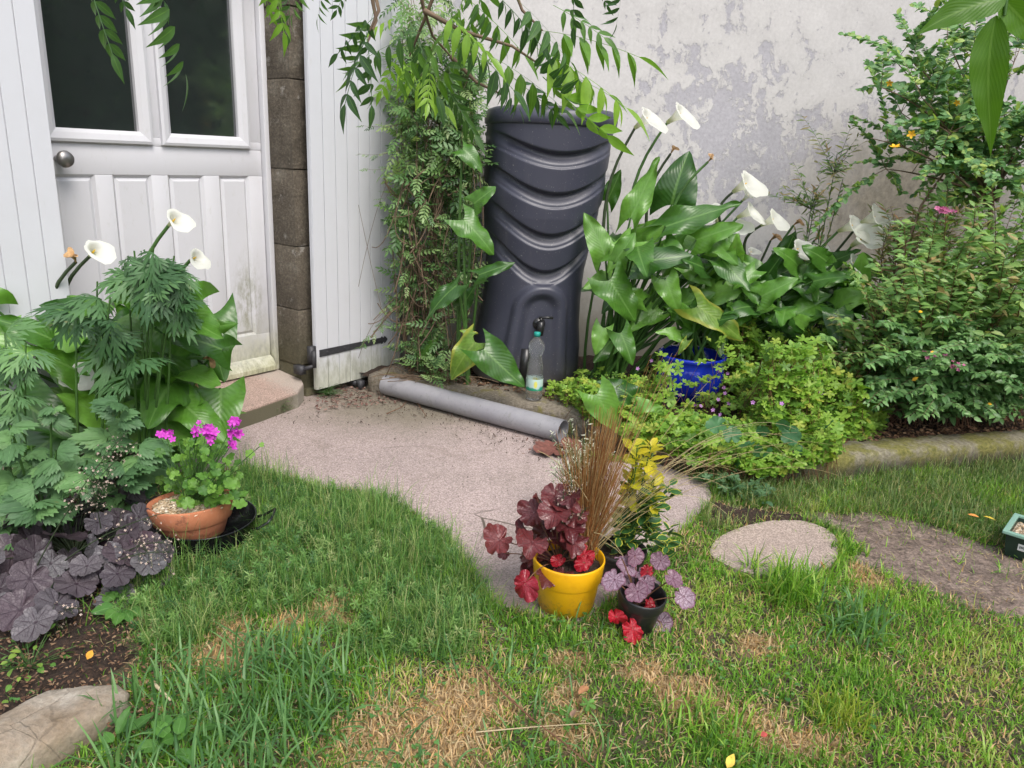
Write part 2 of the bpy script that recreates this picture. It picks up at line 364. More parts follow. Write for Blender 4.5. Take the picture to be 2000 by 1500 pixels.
def sheet(name,poly,z,thick,mat,inner=None,step=.05,wob=.008,kind='structure',top=None,noise=.0,**k):
    bm=bmesh.new(); pts=[]
    n=len(poly)
    for i in range(n):
        a=np.array(poly[i][:2]);b=np.array(poly[(i+1)%n][:2]); L=np.linalg.norm(b-a); q=max(1,int(L/step))
        for j in range(q):
            p=a+(b-a)*j/q; w_=(fb(p[0],p[1],25,3)-.5)*wob*3; pts.append((p[0]+w_,p[1]+w_*.7))
    vs=[bm.verts.new((x,y,z)) for x,y in pts]; f=bm.faces.new(vs)
    if f.normal.z<0: bmesh.ops.reverse_faces(bm,faces=[f])
    bm.normal_update()
    if bm.faces[:][0].normal.z<0: bmesh.ops.reverse_faces(bm,faces=bm.faces[:])
    r=bmesh.ops.inset_region(bm,faces=bm.faces[:],thickness=.014,depth=.0)
    low=[v for v in bm.verts if len([e for e in v.link_edges if len(e.link_faces)==1])>0]
    for v in low: v.co.z=z-.008
    e=[e for e in bm.edges if len(e.link_faces)==1]
    r=bmesh.ops.extrude_edge_only(bm,edges=e)
    for v in r['geom']:
        if isinstance(v,bmesh.types.BMVert): v.co.z=z-thick
    me=bpy.data.meshes.new(name); bm.to_mesh(me); bm.free(); me.materials.append(mat)
    for p in me.polygons: p.use_smooth=False
    o=bpy.data.objects.new(name,me); COL.objects.link(o); return tag(o,kind=kind,**k)
def concrete(name,a,b,dirt,moss=.3,fine=170):
    m=N(name,Roughness=.93); n1=m.noise(3.2,6,.6); n2=m.noise(fine,3,.7); n3=m.noise(38,6,.7)
    c=m.mix(m.ramp(n1,[(.35,0.),(.68,1.)]),a,b)
    c=m.mix(.85,c,m.mix(1,c,m.ramp(n2,[(.36,.5),(.5,1.0),(.64,1.55)]),'MULTIPLY'))
    c=m.mix(m.math('MULTIPLY',m.ramp(n3,[(.5,0.),(.72,1.)]),.45),c,dirt)
    sp=m.vor(60); c=m.mix(m.math('MULTIPLY',m.step(sp,.10,.04),m.step(m.noise(5,2),.5,.62)),c,(.07,.055,.045))
    return m,c,n2,n3
m,c,n2,n3=concrete('patio_concrete',(.42,.335,.315),(.365,.295,.272),(.25,.21,.18))
ob=m.co(); pm=P(800,780)
d=m.dist(ob,(pm[0],pm[1],0),(1.0,1.2,0)); d=m.math('ADD',d,m.math('MULTIPLY',m.noise(7,6,.7),.5))
c=m.mix(m.math('MULTIPLY',m.step(d,1.15,.45),.8),c,(.16,.145,.095))
crk=m.step(m.vor(1.3,'DISTANCE_TO_EDGE',m.mix(.12,ob,m.n('ShaderNodeTexNoise').outputs[1])),.006,.002); c=m.mix(m.math('MULTIPLY',crk,m.step(m.noise(1.5,2),.5,.6)),c,(.10,.08,.06))
bl=m.noise(4.2,7,.75,None,.6); c=m.mix(m.math('MULTIPLY',m.step(bl,.52,.68),.42),c,(.21,.17,.13))
c=m.mix(m.math('MULTIPLY',m.step(m.math('ADD',m.sep(ob,1),m.math('MULTIPLY',m.noise(9,5),.5)),2.62,2.25),.5),c,(.2,.17,.14))
m.col(c); m.bump(m.math('ADD',n2,m.math('MULTIPLY',n3,1.2)),.55,.004)
sheet('patio',PATIO,.006,.06,m.m)
m,c,n2,n3=concrete('stepping_stone_concrete',(.40,.32,.27),(.34,.27,.235),(.24,.19,.15)); m.col(c); m.bump(n2,.5,.003)
o=sheet('stepping_stone',STONE,.012,.06,m.m,kind=None); tag(o,'flat rounded pinkish concrete slab sunk in the lawn behind the tuft of tall grass','stepping stone')
m=N('trodden_mud',Roughness=.8); n1=m.noise(14,6,.65); n2=m.noise(90,5,.7)
c=m.ramp(n1,[(.32,(.10,.072,.055)),(.5,(.21,.155,.125)),(.68,(.31,.24,.195))]); c=m.mix(.85,c,m.mix(1,c,m.ramp(n2,[(.36,.4),(.64,1.5)]),'MULTIPLY')); m.col(c); m.bump(m.math('ADD',n2,m.math('MULTIPLY',n1,3.)),.8,.01)
def flatgrid(name,poly,z,amp,mat,step=.02,kind='structure',freq=12,zf=None):
    xs=[p[0] for p in poly]; ys=[p[1] for p in poly]; ax=np.arange(min(xs),max(xs)+step,step); ay=np.arange(min(ys),max(ys)+step,step)
    X,Y=np.meshgrid(ax,ay); Z=z+amp*(fb(X,Y,freq,7)-.5)+amp*.5*(fb(X,Y,freq*3.1,8)-.5)
    if zf is not None: Z=Z+zf(X,Y)
    ins=inpoly(X,Y,poly); i=np.arange(X.size).reshape(X.shape); ok=ins[:-1,:-1]&ins[1:,1:]&ins[1:,:-1]&ins[:-1,1:]
    F=np.stack([i[:-1,:-1],i[:-1,1:],i[1:,1:],i[1:,:-1]],-1)[ok]
    g=G(); g.V=[np.stack([X.ravel(),Y.ravel(),Z.ravel()],1)]; g.I=[F.ravel().astype(np.int32)]; g.T=[np.full(len(F),4,np.int32)]; g.U=[np.zeros((X.size,2))]; g.Rn=[np.zeros(X.size)]; g.M=[np.zeros(len(F),np.int32)]
    return g.build(name,mat,kind=kind)
edge=lambda poly,w=.03,dp=.035: (lambda X,Y: -dp*np.exp(-np.maximum(pdist(X,Y,poly)+.02*(fb(X,Y,20,5)-.5),0)/w))
flatgrid('mud_path',MUD,.0,.010,m.m,zf=edge(MUD))
ds=N('dark_soil',Roughness=.95); n2=ds.noise(70,6,.75); ds.col(ds.ramp(n2,[(.3,(.016,.010,.007)),(.55,(.06,.036,.024)),(.75,(.15,.09,.055))])); ds.bump(n2,1,.02); SOIL=ds.m
flatgrid('left_flower_bed',LBED,.012,.03,SOIL,zf=edge(LBED))
flatgrid('dark_soil_patch',DARK,.010,.012,SOIL,step=.012,zf=edge(DARK,.018,.03))
flatgrid('raised_flower_bed',BED,.085,.03,SOIL,step=.04)
# ---- kerb of the raised bed ----
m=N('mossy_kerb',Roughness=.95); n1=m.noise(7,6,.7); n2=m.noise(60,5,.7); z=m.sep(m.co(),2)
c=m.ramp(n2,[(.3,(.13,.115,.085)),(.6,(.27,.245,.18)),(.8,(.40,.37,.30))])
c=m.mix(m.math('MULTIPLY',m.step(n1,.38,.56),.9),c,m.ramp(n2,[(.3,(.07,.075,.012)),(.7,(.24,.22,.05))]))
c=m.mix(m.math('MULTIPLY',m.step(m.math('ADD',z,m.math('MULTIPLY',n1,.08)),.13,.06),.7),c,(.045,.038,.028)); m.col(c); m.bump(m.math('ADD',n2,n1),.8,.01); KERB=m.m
def strip(name,pts,wd,z0,z1,mat,sub=.03,amp=.008,**k):
    pts=np.array(pts,float); L=[pts[0]]
    for a,b in zip(pts[:-1],pts[1:]):
        q=max(1,int(np.linalg.norm(b-a)/sub))
        for j in range(1,q+1): L.append(a+(b-a)*j/q)
    L=np.array(L); ker=np.array([1,2,3,2,1.])/9
    for _ in range(3):
        Q=L.copy()
        for c_ in (0,1): Q[2:-2,c_]=np.convolve(L[:,c_],ker,'valid')
        L=Q
    t=np.gradient(L,axis=0); t/=np.linalg.norm(t,axis=1)[:,None]; nn=np.stack([-t[:,1],t[:,0]],1)
    sec=[(0,z0),(0,(z0+z1)/2),(0,z1-.018),(.012,z1-.003),(wd*.5,z1+.002),(wd-.01,z1),(wd,z1-.02),(wd,z0)]
    V=[];F=[]
    for i,(p,n_) in enumerate(zip(L,nn)):
        for j,(o_,z_) in enumerate(sec):
            q=p+n_*o_; e=amp*(fb(q[0]*3+z_*9,q[1]*3,9,j)-.5)*2; V.append((q[0]+n_[0]*e,q[1]+n_[1]*e,z_+(e*.8 if j in(2,3,4,5,6) else 0)))
    m_=len(sec)
    for i in range(len(L)-1):
        for j in range(m_-1): a=i*m_+j; F.append((a,a+m_,a+m_+1,a+1))
    F.append(tuple(range(m_))); F.append(tuple(range((len(L)-1)*m_,len(L)*m_))[::-1])
    return G().add(V,F).build(name,mat,**k)
KL=BEDF[5:]
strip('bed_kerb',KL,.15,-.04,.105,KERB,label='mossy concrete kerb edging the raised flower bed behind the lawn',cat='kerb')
m=N('old_ledge_stone',Roughness=.95); n1=m.noise(9,6,.7); n2=m.noise(75,5,.7)
c=m.ramp(n2,[(.3,(.10,.085,.06)),(.6,(.24,.205,.16)),(.8,(.36,.32,.26))]); c=m.mix(m.math('MULTIPLY',m.step(n1,.52,.66),.8),c,(.17,.15,.03)); m.col(c); m.bump(m.math('ADD',n2,n1),.8,.01)
strip('stone_ledge',[(-.80,4.03)]+BEDF[2:6],.34,-.04,.10,m.m,amp=.012,label='weathered stone ledge under the water butt along the grey pipe',cat='ledge')

# =============== HOUSE FRONT ===============
O=P(588,757,.05); O[2]=0; RZ=math.radians(54)
house=empty('house',tuple(O),'white house front with half glazed door, brown stone jamb and open white shutters','house',rz=RZ)
# local frame: x along the wall to the right, -y out towards the garden
def hp(g,name,mat,parent=None,**k):
    o=g.build(name,mat,parent or house,**k); return o
m=N('brown_stone',Roughness=.92); n1=m.noise(5,6,.65); n2=m.noise(70,6,.75); 
c=m.ramp(n1,[(.3,(.062,.050,.036)),(.55,(.12,.10,.074)),(.75,(.21,.19,.155))]); c=m.mix(.7,c,m.mix(1,c,m.ramp(n2,[(.35,.5),(.52,1.0),(.68,1.8)]),'MULTIPLY'))
c=m.mix(m.math('MULTIPLY',m.step(m.noise(11,5,.7),.58,.68),.6),c,(.34,.32,.29)); zz=m.sep(m.co(),2)
c=m.mix(m.math('MULTIPLY',m.step(zz,.5,.05),.5),c,(.09,.09,.035)); m.col(c); m.bump(m.math('ADD',n2,m.math('MULTIPLY',n1,2.)),.8,.012); STN=m.m
paint=N('white_door_paint',Roughness=.42); ob=paint.co(); zz=paint.sep(ob,2); xx=paint.sep(ob,0); n1=paint.noise(6,6,.7); n2=paint.noise(40,6,.75,paint.map(ob,(1,1,.35)))
c=paint.mix(paint.ramp(n1,[(.35,0.),(.7,.25)]),(.575,.575,.605),(.50,.50,.49)); c=paint.mix(paint.math('MULTIPLY',paint.step(n2,.56,.72),.3),c,(.40,.40,.34))
gr=paint.math('ADD',zz,paint.math('MULTIPLY',n1,.35)); c=paint.mix(paint.math('MULTIPLY',paint.step(gr,.66,.24),.9),c,paint.ramp(n2,[(.3,(.14,.14,.055)),(.55,(.42,.42,.25)),(.75,(.60,.60,.52))]))
dd=paint.dist(ob,(-.15,0,.50),(9,0,3.6)); c=paint.mix(paint.math('MULTIPLY',paint.math('MULTIPLY',paint.step(dd,1.2,.1),.8),paint.step(n2,.36,.66)),c,(.20,.20,.12)); paint.col(c); paint.bump(n2,.08,.002); PAINT=paint.m
sh=N('white_shutter_paint',Roughness=.40); ob=sh.co(); zz=sh.sep(ob,2); n1=sh.noise(8,6,.7); n2=sh.noise(34,6,.75,sh.map(ob,(1,1,.25)))
c=sh.mix(sh.ramp(n1,[(.4,0.),(.75,.2)]),(.575,.585,.62),(.49,.49,.495)); c=sh.mix(sh.math('MULTIPLY',sh.step(n2,.58,.74),.25),c,(.42,.42,.38)); gr=sh.math('ADD',zz,sh.math('MULTIPLY',n2,.35))
c=sh.mix(sh.math('MULTIPLY',sh.step(gr,.44,.26),.7),c,sh.ramp(n2,[(.3,(.18,.18,.11)),(.55,(.45,.46,.34)),(.75,(.62,.62,.55))])); sh.col(c); SHUT=sh.m
# wall pieces
rend=N('house_render',Roughness=.9); n1=rend.noise(6,6,.7); rend.col(rend.ramp(n1,[(.35,(.30,.27,.22)),(.7,(.46,.43,.38))])); rend.bump(rend.noise(60,5),.5,.005); REND=rend.m
g=G(); g.box(.13,.78,.02,.45,-.1,3.2); g.box(-1.16-2.4,-1.16,.012,.45,-.1,3.2); g.box(-1.16,.13,.012,.45,2.25,3.2); hp(g,'wall',REND,bevel=.004)
g=G()                                   # stone jamb: blocks with open joints, reveal face towards the door
zs=[-.05,.17,.47,.80,1.18,1.60,1.92,2.25]
for i in range(len(zs)-1):
    e=random.uniform(-.004,.004); g.box(.0+e,.128,.0+e,.20,zs[i]+.0025,zs[i+1]-.0025)
hp(g,'stone_jamb',STN,bevel=.004)
g=G(); g.box(.003,.12,.010,.19,-.05,2.25); hp(g,'jamb_mortar',STN)
g=G()
for i in range(5): g.box(-1.30,-1.162,0,.011,-.05+.46*i+.004,-.05+.46*(i+1)-.004)
hp(g,'left_jamb',STN,bevel=.004)
# step
m,c,n2,n3=concrete('step_concrete',(.38,.27,.225),(.33,.25,.21),(.2,.17,.13)); ob=m.co(); c=m.mix(m.step(m.sep(ob,2),.076,.066),c,(.12,.11,.07)); c=m.mix(m.math('MULTIPLY',m.step(m.math('ADD',m.sep(ob,0),m.math('MULTIPLY',n3,.2)),-.12,.02),.6),c,(.42,.38,.33)); m.col(c); m.bump(n2,.5,.004)
poly=[(-1.9,.2),(-1.9,-.25),(-.65,-.205),(-.38,-.175),(-.12,-.13),(-.03,-.06),(-.002,-.01),(-.002,.2)]
V=[(x,y,z if z<0 else (.118 if y>0 else .10+y*.10)) for z in (-.05,.118) for x,y in poly]; n_=len(poly); F=[tuple(range(n_,2*n_))]+[(i,(i+1)%n_,(i+1)%n_+n_,i+n_) for i in range(n_)]
g=G().add(V,F); hp(g,'doorstep',m.m,bevel=.008,smooth=False)
# door frame + door (door face plane at y=.195)
YD=.195
g=G(); g.box(-.030,.0,YD-.018,YD+.05,.118,2.25); g.box(-1.16,-1.131,YD-.018,YD+.05,.118,2.25); hp(g,'door_frame',PAINT,bevel=.004)
door=hp(G().box(-1.128,-.034,YD+.012,YD+.05,1.262,1.30).box(-1.128,-1.0,YD+.012,YD+.05,1.30,2.2).box(-.158,-.034,YD+.012,YD+.05,1.30,2.2).box(-.654,-.507,YD+.012,YD+.05,1.30,2.2).box(-1.128,-.034,YD+.012,YD+.05,2.2,2.24),'door',PAINT,bevel=.002,label='half glazed white door stained green at its foot')
# lower slab with recessed fields
fields=[(-1.04,-.865),(-.79,-.618),(-.538,-.361),(-.277,-.113)]
g=G(); xs=[-1.128]+[q for f in fields for q in f]+[-.034]
for i in range(0,len(xs),2): g.box(xs[i],xs[i+1],YD+.013,YD+.05,.325,1.137)
g.box(-1.128,-.034,YD+.013,YD+.05,1.137,1.262); g.box(-1.128,-.034,YD+.013,YD+.05,.14,.325)
hp(g,'lower_rails',PAINT,door,bevel=.002)
for a,b in fields:
    g=G(); d_=.012
    V=[(a,YD+.013,.325),(b,YD+.013,.325),(b,YD+.013,1.137),(a,YD+.013,1.137),(a+d_,YD+.026,.325+d_),(b-d_,YD+.026,.325+d_),(b-d_,YD+.026,1.137-d_),(a+d_,YD+.026,1.137-d_),
       (a+2.2*d_,YD+.0175,.325+2.2*d_),(b-2.2*d_,YD+.0175,.325+2.2*d_),(b-2.2*d_,YD+.0175,1.137-2.2*d_),(a+2.2*d_,YD+.0175,1.137-2.2*d_)]
    F=[(0,1,5,4),(1,2,6,5),(2,3,7,6),(3,0,4,7),(4,5,9,8),(5,6,10,9),(6,7,11,10),(7,4,8,11),(8,9,10,11)]
    hp(g.add(V,F),'panel',PAINT,door,smooth=False)
# bevelled glazing frames
glass=N('dark_window_glass',Roughness=.04,IOR=2.0); glass.set(glass.b,'Specular IOR Level',1.0)
nn=glass.noise(14,5,.7); glass.set(glass.b,'Roughness',glass.ramp(nn,[(.3,.03),(.8,.16)])); glass.col(glass.mix(glass.step(glass.noise(300,3),.62,.75),(.020,.025,.025),(.07,.07,.065)))
for a,b in ((-.999,-.655),(-.508,-.157)):
    o_=.052; z0,z1=1.321,2.19; sec=[(o_,0),(o_,-.018),(o_-.012,-.022),(.016,-.015),(0,-.002),(0,.03)]
    V=[];F=[]
    for e,y in sec: V+=[(a-e,YD+.013+y,z0-e),(b+e,YD+.013+y,z0-e),(b+e,YD+.013+y,z1+e),(a-e,YD+.013+y,z1+e)]
    for j in range(len(sec)-1):
        for k in range(4): p=j*4+k; q=j*4+(k+1)%4; F.append((p,q,q+4,p+4))
    hp(G().add(V,F),'window_frame',PAINT,door,smooth=False)
    hp(G().add([(a,YD+.030,z0),(b,YD+.030,z0),(b,YD+.030,z1),(a,YD+.030,z1)],[(0,1,2,3)]),'glass_pane',glass.m,door)
iron=plain('black_iron',(.035,.035,.04),.55,.3,60); IRON=iron.m; steel=N('dull_steel',Roughness=.38,Metallic=.85); steel.col((.30,.29,.28))
g=G(); g.tube([(-1.01,YD+.01,1.20),(-1.01,YD-.035,1.20)],.012,12); g.tube([(-1.01,YD-.03,1.20),(-1.01,YD-.042,1.20),(-1.01,YD-.062,1.20),(-1.01,YD-.075,1.20),(-1.01,YD-.078,1.20)],[.014,.026,.034,.031,.004],20,True); hp(g,'knob',steel.m,door)
g=G(); V=[(x,y,z) for x in (-1.128,-.034) for y,z in ((YD+.012,.20),(YD-.012,.186),(YD-.035,.150),(YD-.035,.125),(YD+.012,.125))]
g.add(V,[(0,1,6,5),(1,2,7,6),(2,3,8,7),(3,4,9,8),(0,5,9,4),(0,4,3,2,1),(5,6,7,8,9)]); hp(g,'weather_bar',PAINT,door,bevel=.002,smooth=False)
g=G(); g.box(-1.13,-.03,YD+.03,YD+.10,.10,.14); hp(g,'threshold_gap',IRON,house)
# shutters: tongue and groove boards
def shutter(x0,x1,yb,z0,z1,nb,tilt=0.0,label=None):
    g=G(); W_=(x1-x0)/nb; t=.028
    g.box(x0,x1,yb+.006,yb+t,z0,z1)
    for i in range(nb):
        a=x0+i*W_; g.box(a+.0018,a+W_-.0018,yb,yb+.0065,z0+.001,z1-.001)
    o=hp(g,'shutter',SHUT,bevel=.0015,label=label,smooth=False)
    return o
s1=shutter(.040,.665,-.085,.045,2.6,8,label='white tongue and groove shutter with one black strap hinge')
s2=shutter(-1.80,-1.145,-.085,.05,2.6,9,label='white shutter left of the door behind the calla leaves')
def strap(par,x0,x1,z,y,d=1):
    g=G(); h=.019; 
    V=[(x0,z-h),(x1-.05,z-h*.8),(x1-.045,z-h*1.15),(x1-.03,z-h*.5),(x1-.022,z-h*1.1),(x1,z),(x1-.022,z+h*1.1),(x1-.03,z+h*.5),(x1-.045,z+h*1.15),(x1-.05,z+h*.8),(x0,z+h)]
    n_=len(V); VV=[(a,y,b) for a,b in V]+[(a,y-.005,b) for a,b in V]; g.add(VV,[tuple(range(n_,2*n_))[::1]]+[(i,(i+1)%n_,(i+1)%n_+n_,i+n_) for i in range(n_)])
    for q in (.05,.17,.30,.42): g.tube([(x0+q,y-.004,z),(x0+q,y-.009,z)],[.006,.004],8,True)
    hp(g,'strap_hinge',IRON,par,smooth=False)
strap(s1,.06,.555,.245,-.0855); strap(s1,.06,.555,1.9+.2,-.0855)
g=G(); g.box(.0,.035,-.09,-.06,.20,.29); g.tube([(.012,-.10,.18),(.012,-.10,.27)],.012,10,True); g.tube([(-.03,-.04,.16),(.012,-.10,.19)],.011,8,True); g.box(-.045,-.01,-.06,.0,.14,.185); hp(g,'hinge_pin',IRON)
g=G(); g.box(.30,.335,-.10,-.0,.015,.04); g.box(.30,.335,-.135,-.10,.0,.05); hp(g,'shutter_stay',IRON,s1)
g=G(); g.box(.02,.78,-.02,.3,-.1,.04); hp(g,'footing_stone',STN,bevel=.01)

# =============== RENDERED GARDEN WALL ===============
m=N('flaking_render',Roughness=.9); ob=m.co(); zz=m.sep(ob,2); xx=m.sep(ob,0)
big=m.noise(2.1,3,.5,m.map(ob,(1,1,.75))); med=m.noise(7.5,8,.68,m.map(ob,(1,1,.8)),.3); fine=m.noise(55,6,.7)
c=m.mix(m.ramp(med,[(.3,0.),(.7,1.)]),(.535,.52,.51),(.475,.46,.452))
pc=D(1490,260,WY(1.6)-.2); pc=D(1445,270,4.93)
dm=m.dist(ob,tuple(pc),(1.0,0,.95)); area=m.step(dm,1.15,.1)
th=m.math('ADD',m.math('MULTIPLY',area,.165),m.math('MULTIPLY',m.math('SUBTRACT',big,.5),.35))
fl=m.step(m.math('ADD',m.math('ADD',m.math('MULTIPLY',med,1.05),th),m.math('MULTIPLY',m.math('SUBTRACT',m.noise(24,7,.7,m.map(ob,(1,1,.7))),.5),.38)),.635,.70)
sp=m.step(m.math('ADD',m.noise(21,7,.7),m.math('MULTIPLY',area,.06)),.655,.68)
fl=m.math('MAXIMUM',fl,m.math('MULTIPLY',sp,.85))
greyc=m.ramp(fine,[(.3,(.33,.32,.35)),(.7,(.41,.40,.43))]); c=m.mix(m.math('MULTIPLY',fl,.9),c,greyc)
c=m.mix(.28,c,m.mix(1,c,m.ramp(fine,[(.3,.7),(.7,1.3)]),'MULTIPLY'))
pd=D(1790,410,5.25); dr=m.dist(ob,tuple(pd),(.8,0,1.15)); dr=m.math('ADD',dr,m.math('MULTIPLY',med,.6))
c=m.mix(m.math('MULTIPLY',m.step(dr,1.28,.55),.92),c,m.ramp(m.noise(26,6,.7),[(.3,(.09,.08,.058)),(.7,(.23,.205,.155))]))
lo=m.math('ADD',zz,m.math('MULTIPLY',med,.55)); c=m.mix(m.math('MULTIPLY',m.step(lo,.98,.45),.75),c,(.24,.215,.16))
m.col(c); hb=m.math('SUBTRACT',m.math('MULTIPLY',fine,.25),fl); m.bump(hb,.5,.004)
g=G(); x0,x1=-.78,4.6; V=[];nxw,nzw=120,70
for j in range(nzw+1):
    for i in range(nxw+1):
        x=x0+(x1-x0)*i/nxw; z=-.1+3.3*j/nzw; V.append((x,WY(x)+.012*(fb(x,z,2.5,4)-.5)+.004*(fb(x,z,14,5)-.5),z))
F=[(j*(nxw+1)+i,j*(nxw+1)+i+1,(j+1)*(nxw+1)+i+1,(j+1)*(nxw+1)+i) for j in range(nzw) for i in range(nxw)]; g.add(V,F)
g.add([(x0,WY(x0)+.3,-.1),(x1,WY(x1)+.3,-.1),(x1,WY(x1)+.3,3.2),(x0,WY(x0)+.3,3.2),(x0,WY(x0),3.2),(x1,WY(x1),3.2),(x1,WY(x1),-.1)],[(0,3,2,1),(4,5,2,3),(5,6,1,2)])
g.build('garden_wall',m.m,label='tall off-white rendered wall with flaking grey patches behind the flower bed',cat='wall')
# =============== WATER BUTT ===============
BC=np.array([.062,4.165,.10]); BN=math.radians(10)      # faces slightly to the right of the camera
bp=N('anthracite_plastic',Roughness=.3); n1=bp.noise(90,4); n2=bp.noise(7,6,.7); bp.set(bp.b,'Roughness',bp.ramp(n2,[(.3,.36),(.7,.48)])); zb=bp.sep(bp.co(),2)
cc=bp.mix(bp.math('MULTIPLY',bp.step(bp.math('ADD',zb,bp.math('MULTIPLY',n2,.35)),.42,.12),.75),(.040,.042,.064),(.085,.075,.06)); cc=bp.mix(bp.step(bp.noise(140,2),.69,.73),cc,(.2,.2,.19)); st_=bp.noise(16,6,.7,bp.map(bp.co(),(1,1,.12))); cc=bp.mix(bp.math('MULTIPLY',bp.step(st_,.54,.78),.15),cc,(.17,.165,.16)); cc=bp.mix(bp.math('MULTIPLY',bp.step(bp.noise(48,6,.8),.60,.72),.15),cc,(.14,.13,.12)); bp.col(cc); bp.set(bp.b,'Specular IOR Level',.55); BUTT=bp.m
butt=empty('water_butt',tuple(BC),'tall charcoal plastic water butt with curved ribs and black tap against the wall','water butt',rz=BN)
HB=1.375
def lin(z,pts):
    return float(np.interp(z,[p[0] for p in pts],[p[1] for p in pts]))
WZ=[(0,.292),(.08,.300),(.2,.292),(.33,.272),(.48,.262),(.62,.262),(.8,.282),(1.0,.312),(1.2,.318),(1.38,.322)]
DZ=[(0,.225),(.1,.23),(.4,.225),(.62,.225),(.9,.26),(1.34,.285)]
# grooves (z at the front centre, dip)
GR=[(1.19,.10),(.995,.135),(.79,.165),(.60,.185)]
def smooth(a,b,x): t=min(1,max(0,(x-a)/(b-a))); return t*t*(3-2*t)
def groove(u_,z):
    d=0
    for zc,dip in GR:
        s=z-(zc+dip*min(1,abs(u_))**1.9)     # dips in the middle
        # from below: sill slope catching light, then undercut below next band
        if -.048<s<.040:
            q=(smooth(-.048,-.036,s)*.010+smooth(-.032,.010,s)*.026)*(1-smooth(.018,.040,s)); d=max(d,q)
    return d
NA,NZ=200,330; V=[];U=[]
for j in range(NZ+1):
    z=HB*j/NZ
    wz=lin(z,WZ); dz=lin(z,DZ); ez=.03*(1-smooth(0,.035,z))
    for i in range(NA):
        a=2*math.pi*i/NA; ca,sa=math.cos(a),math.sin(a); e=2/2.35 if sa<0 else 2/5.
        x=wz*math.copysign(abs(ca)**e,ca); y=dz*math.copysign(abs(sa)**e,sa)
        if y<0: y*=1.16
        else: y*=.85
        un=x/wz; nv=np.array([ca,sa]); dd=ez
        k=smooth(.15,-.25,y/dz) if True else 0
        k=(1-smooth(-.45,.15,y/dz))*(1-.85*smooth(.80,.98,abs(un)))
        dd+=groove(un,z)*k
        if y<0:      # arch around the tap
            r=math.hypot(x/1.0,(z-.42) if z>.42 else 0); hw=.125+ (0 if z>.42 else (.42-z)*.10)
            o_=smooth(hw+.035,hw-.005,r)-smooth(hw-.02,hw-.068,r)*1.25
            dd-=.024*o_*smooth(.0,.12,z+.02)
        if z>1.355: dd+=.012
        V.append((x-nv[0]*dd,y-nv[1]*dd,z)); U.append((i/NA,z))
F=[(j*NA+i,j*NA+(i+1)%NA,(j+1)*NA+(i+1)%NA,(j+1)*NA+i) for j in range(NZ) for i in range(NA)]+[tuple(range(NA))[::-1],tuple(range(NZ*NA,(NZ+1)*NA))]
V=np.array(V); V[:,0]+=np.where(True,.055*V[:,2],0); V[:,1]-=.0*V[:,2]      # leans a little on the uneven ledge
G().add(V,F,U).build('body',BUTT,butt)
def ring(prof,name,par,mat):       # rounded-D lid from an (offset, z) profile
    V=[]
    for off,z in prof:
        wz=.322+off; dz=.285+off
        for i in range(NA):
            a=2*math.pi*i/NA; ca,sa=math.cos(a),math.sin(a); e=2/2.35 if sa<0 else 2/5.
            x=wz*math.copysign(abs(ca)**e,ca); y=dz*math.copysign(abs(sa)**e,sa); y*=1.16 if y<0 else .85
            V.append((x+.055*z,y,z))
    n_=len(prof); F=[(j*NA+i,j*NA+(i+1)%NA,(j+1)*NA+(i+1)%NA,(j+1)*NA+i) for j in range(n_-1) for i in range(NA)]+[tuple(range((n_-1)*NA,n_*NA))]
    return G().add(V,F).build(name,mat,par)
ring([(-.02,1.345),(.006,1.35),(.012,1.358),(.014,1.385),(.010,1.412),(-.002,1.426),(-.02,1.432),(-.06,1.434),(-.07,1.44),(-.2,1.444)],'lid',butt,BUTT)
blk=N('black_plastic',Roughness=.3); blk.col(blk.ramp(blk.noise(40,4),[(.3,(.012,.012,.013)),(.7,(.024,.024,.025))])); BLK=blk.m
ty=-.245; g=G(); zt=.355; xo=.02
g.tube([(xo,ty,zt),(xo,ty-.012,zt)],.034,24,True); g.tube([(xo,ty-.01,zt),(xo,ty-.065,zt)],.015,16,True); g.tube([(xo,ty-.06,zt+.024),(xo,ty-.06,zt-.01),(xo,ty-.062,zt-.05)],[.017,.019,.014],16,True)
tap=g.build('tap',BLK,butt); g=G(); g.tube([(xo,ty-.06,zt+.02),(xo,ty-.06,zt+.042)],.008,10,True); g.tube([(xo-.012,ty-.06,zt+.042),(xo+.03,ty-.062,zt+.046),(xo+.062,ty-.064,zt+.044)],[.008,.006,.007],10,True); g.build('tap_lever',BLK,tap)
g=G(); g.tube([(-.035,-.235,.22),(-.035,-.25,.22)],.03,20,True); g.tube([(-.045,-.245,.03),(-.04,-.25,.22)],[.035,.028],12,True); g.build('drain_fitting',BLK,butt)
# =============== BOTTLE ===============
bt=P(1042,779,.103); bottle=empty('bottle',(bt[0],bt[1],.103),'clear waisted plastic water bottle with green cap under the tap','bottle')
pet=N('clear_plastic',Roughness=.06); pet.set(pet.b,'Transmission Weight',.96); pet.b.inputs['IOR'].default_value=1.25; pet.col((.97,.99,.98)); pet.bump(pet.noise(38,3,.6,None,1.5),.6,.012)
prof=[(.0,.006),(.03,.0),(.040,.006),(.043,.03),(.043,.12),(.0415,.145),(.039,.16),(.041,.175),(.039,.19),(.033,.215),(.031,.228),(.033,.24),(.040,.26),(.042,.275),(.039,.292),(.030,.308),(.018,.322),(.014,.328),(.014,.338)]
G().lathe(prof,36).build('bottle_body',pet.m,bottle)
wt_=N('bottle_label',Roughness=.4); z=wt_.sep(wt_.co(),2); n_=wt_.noise(30,3,.5,wt_.map(wt_.co(),(1,1,.6)))
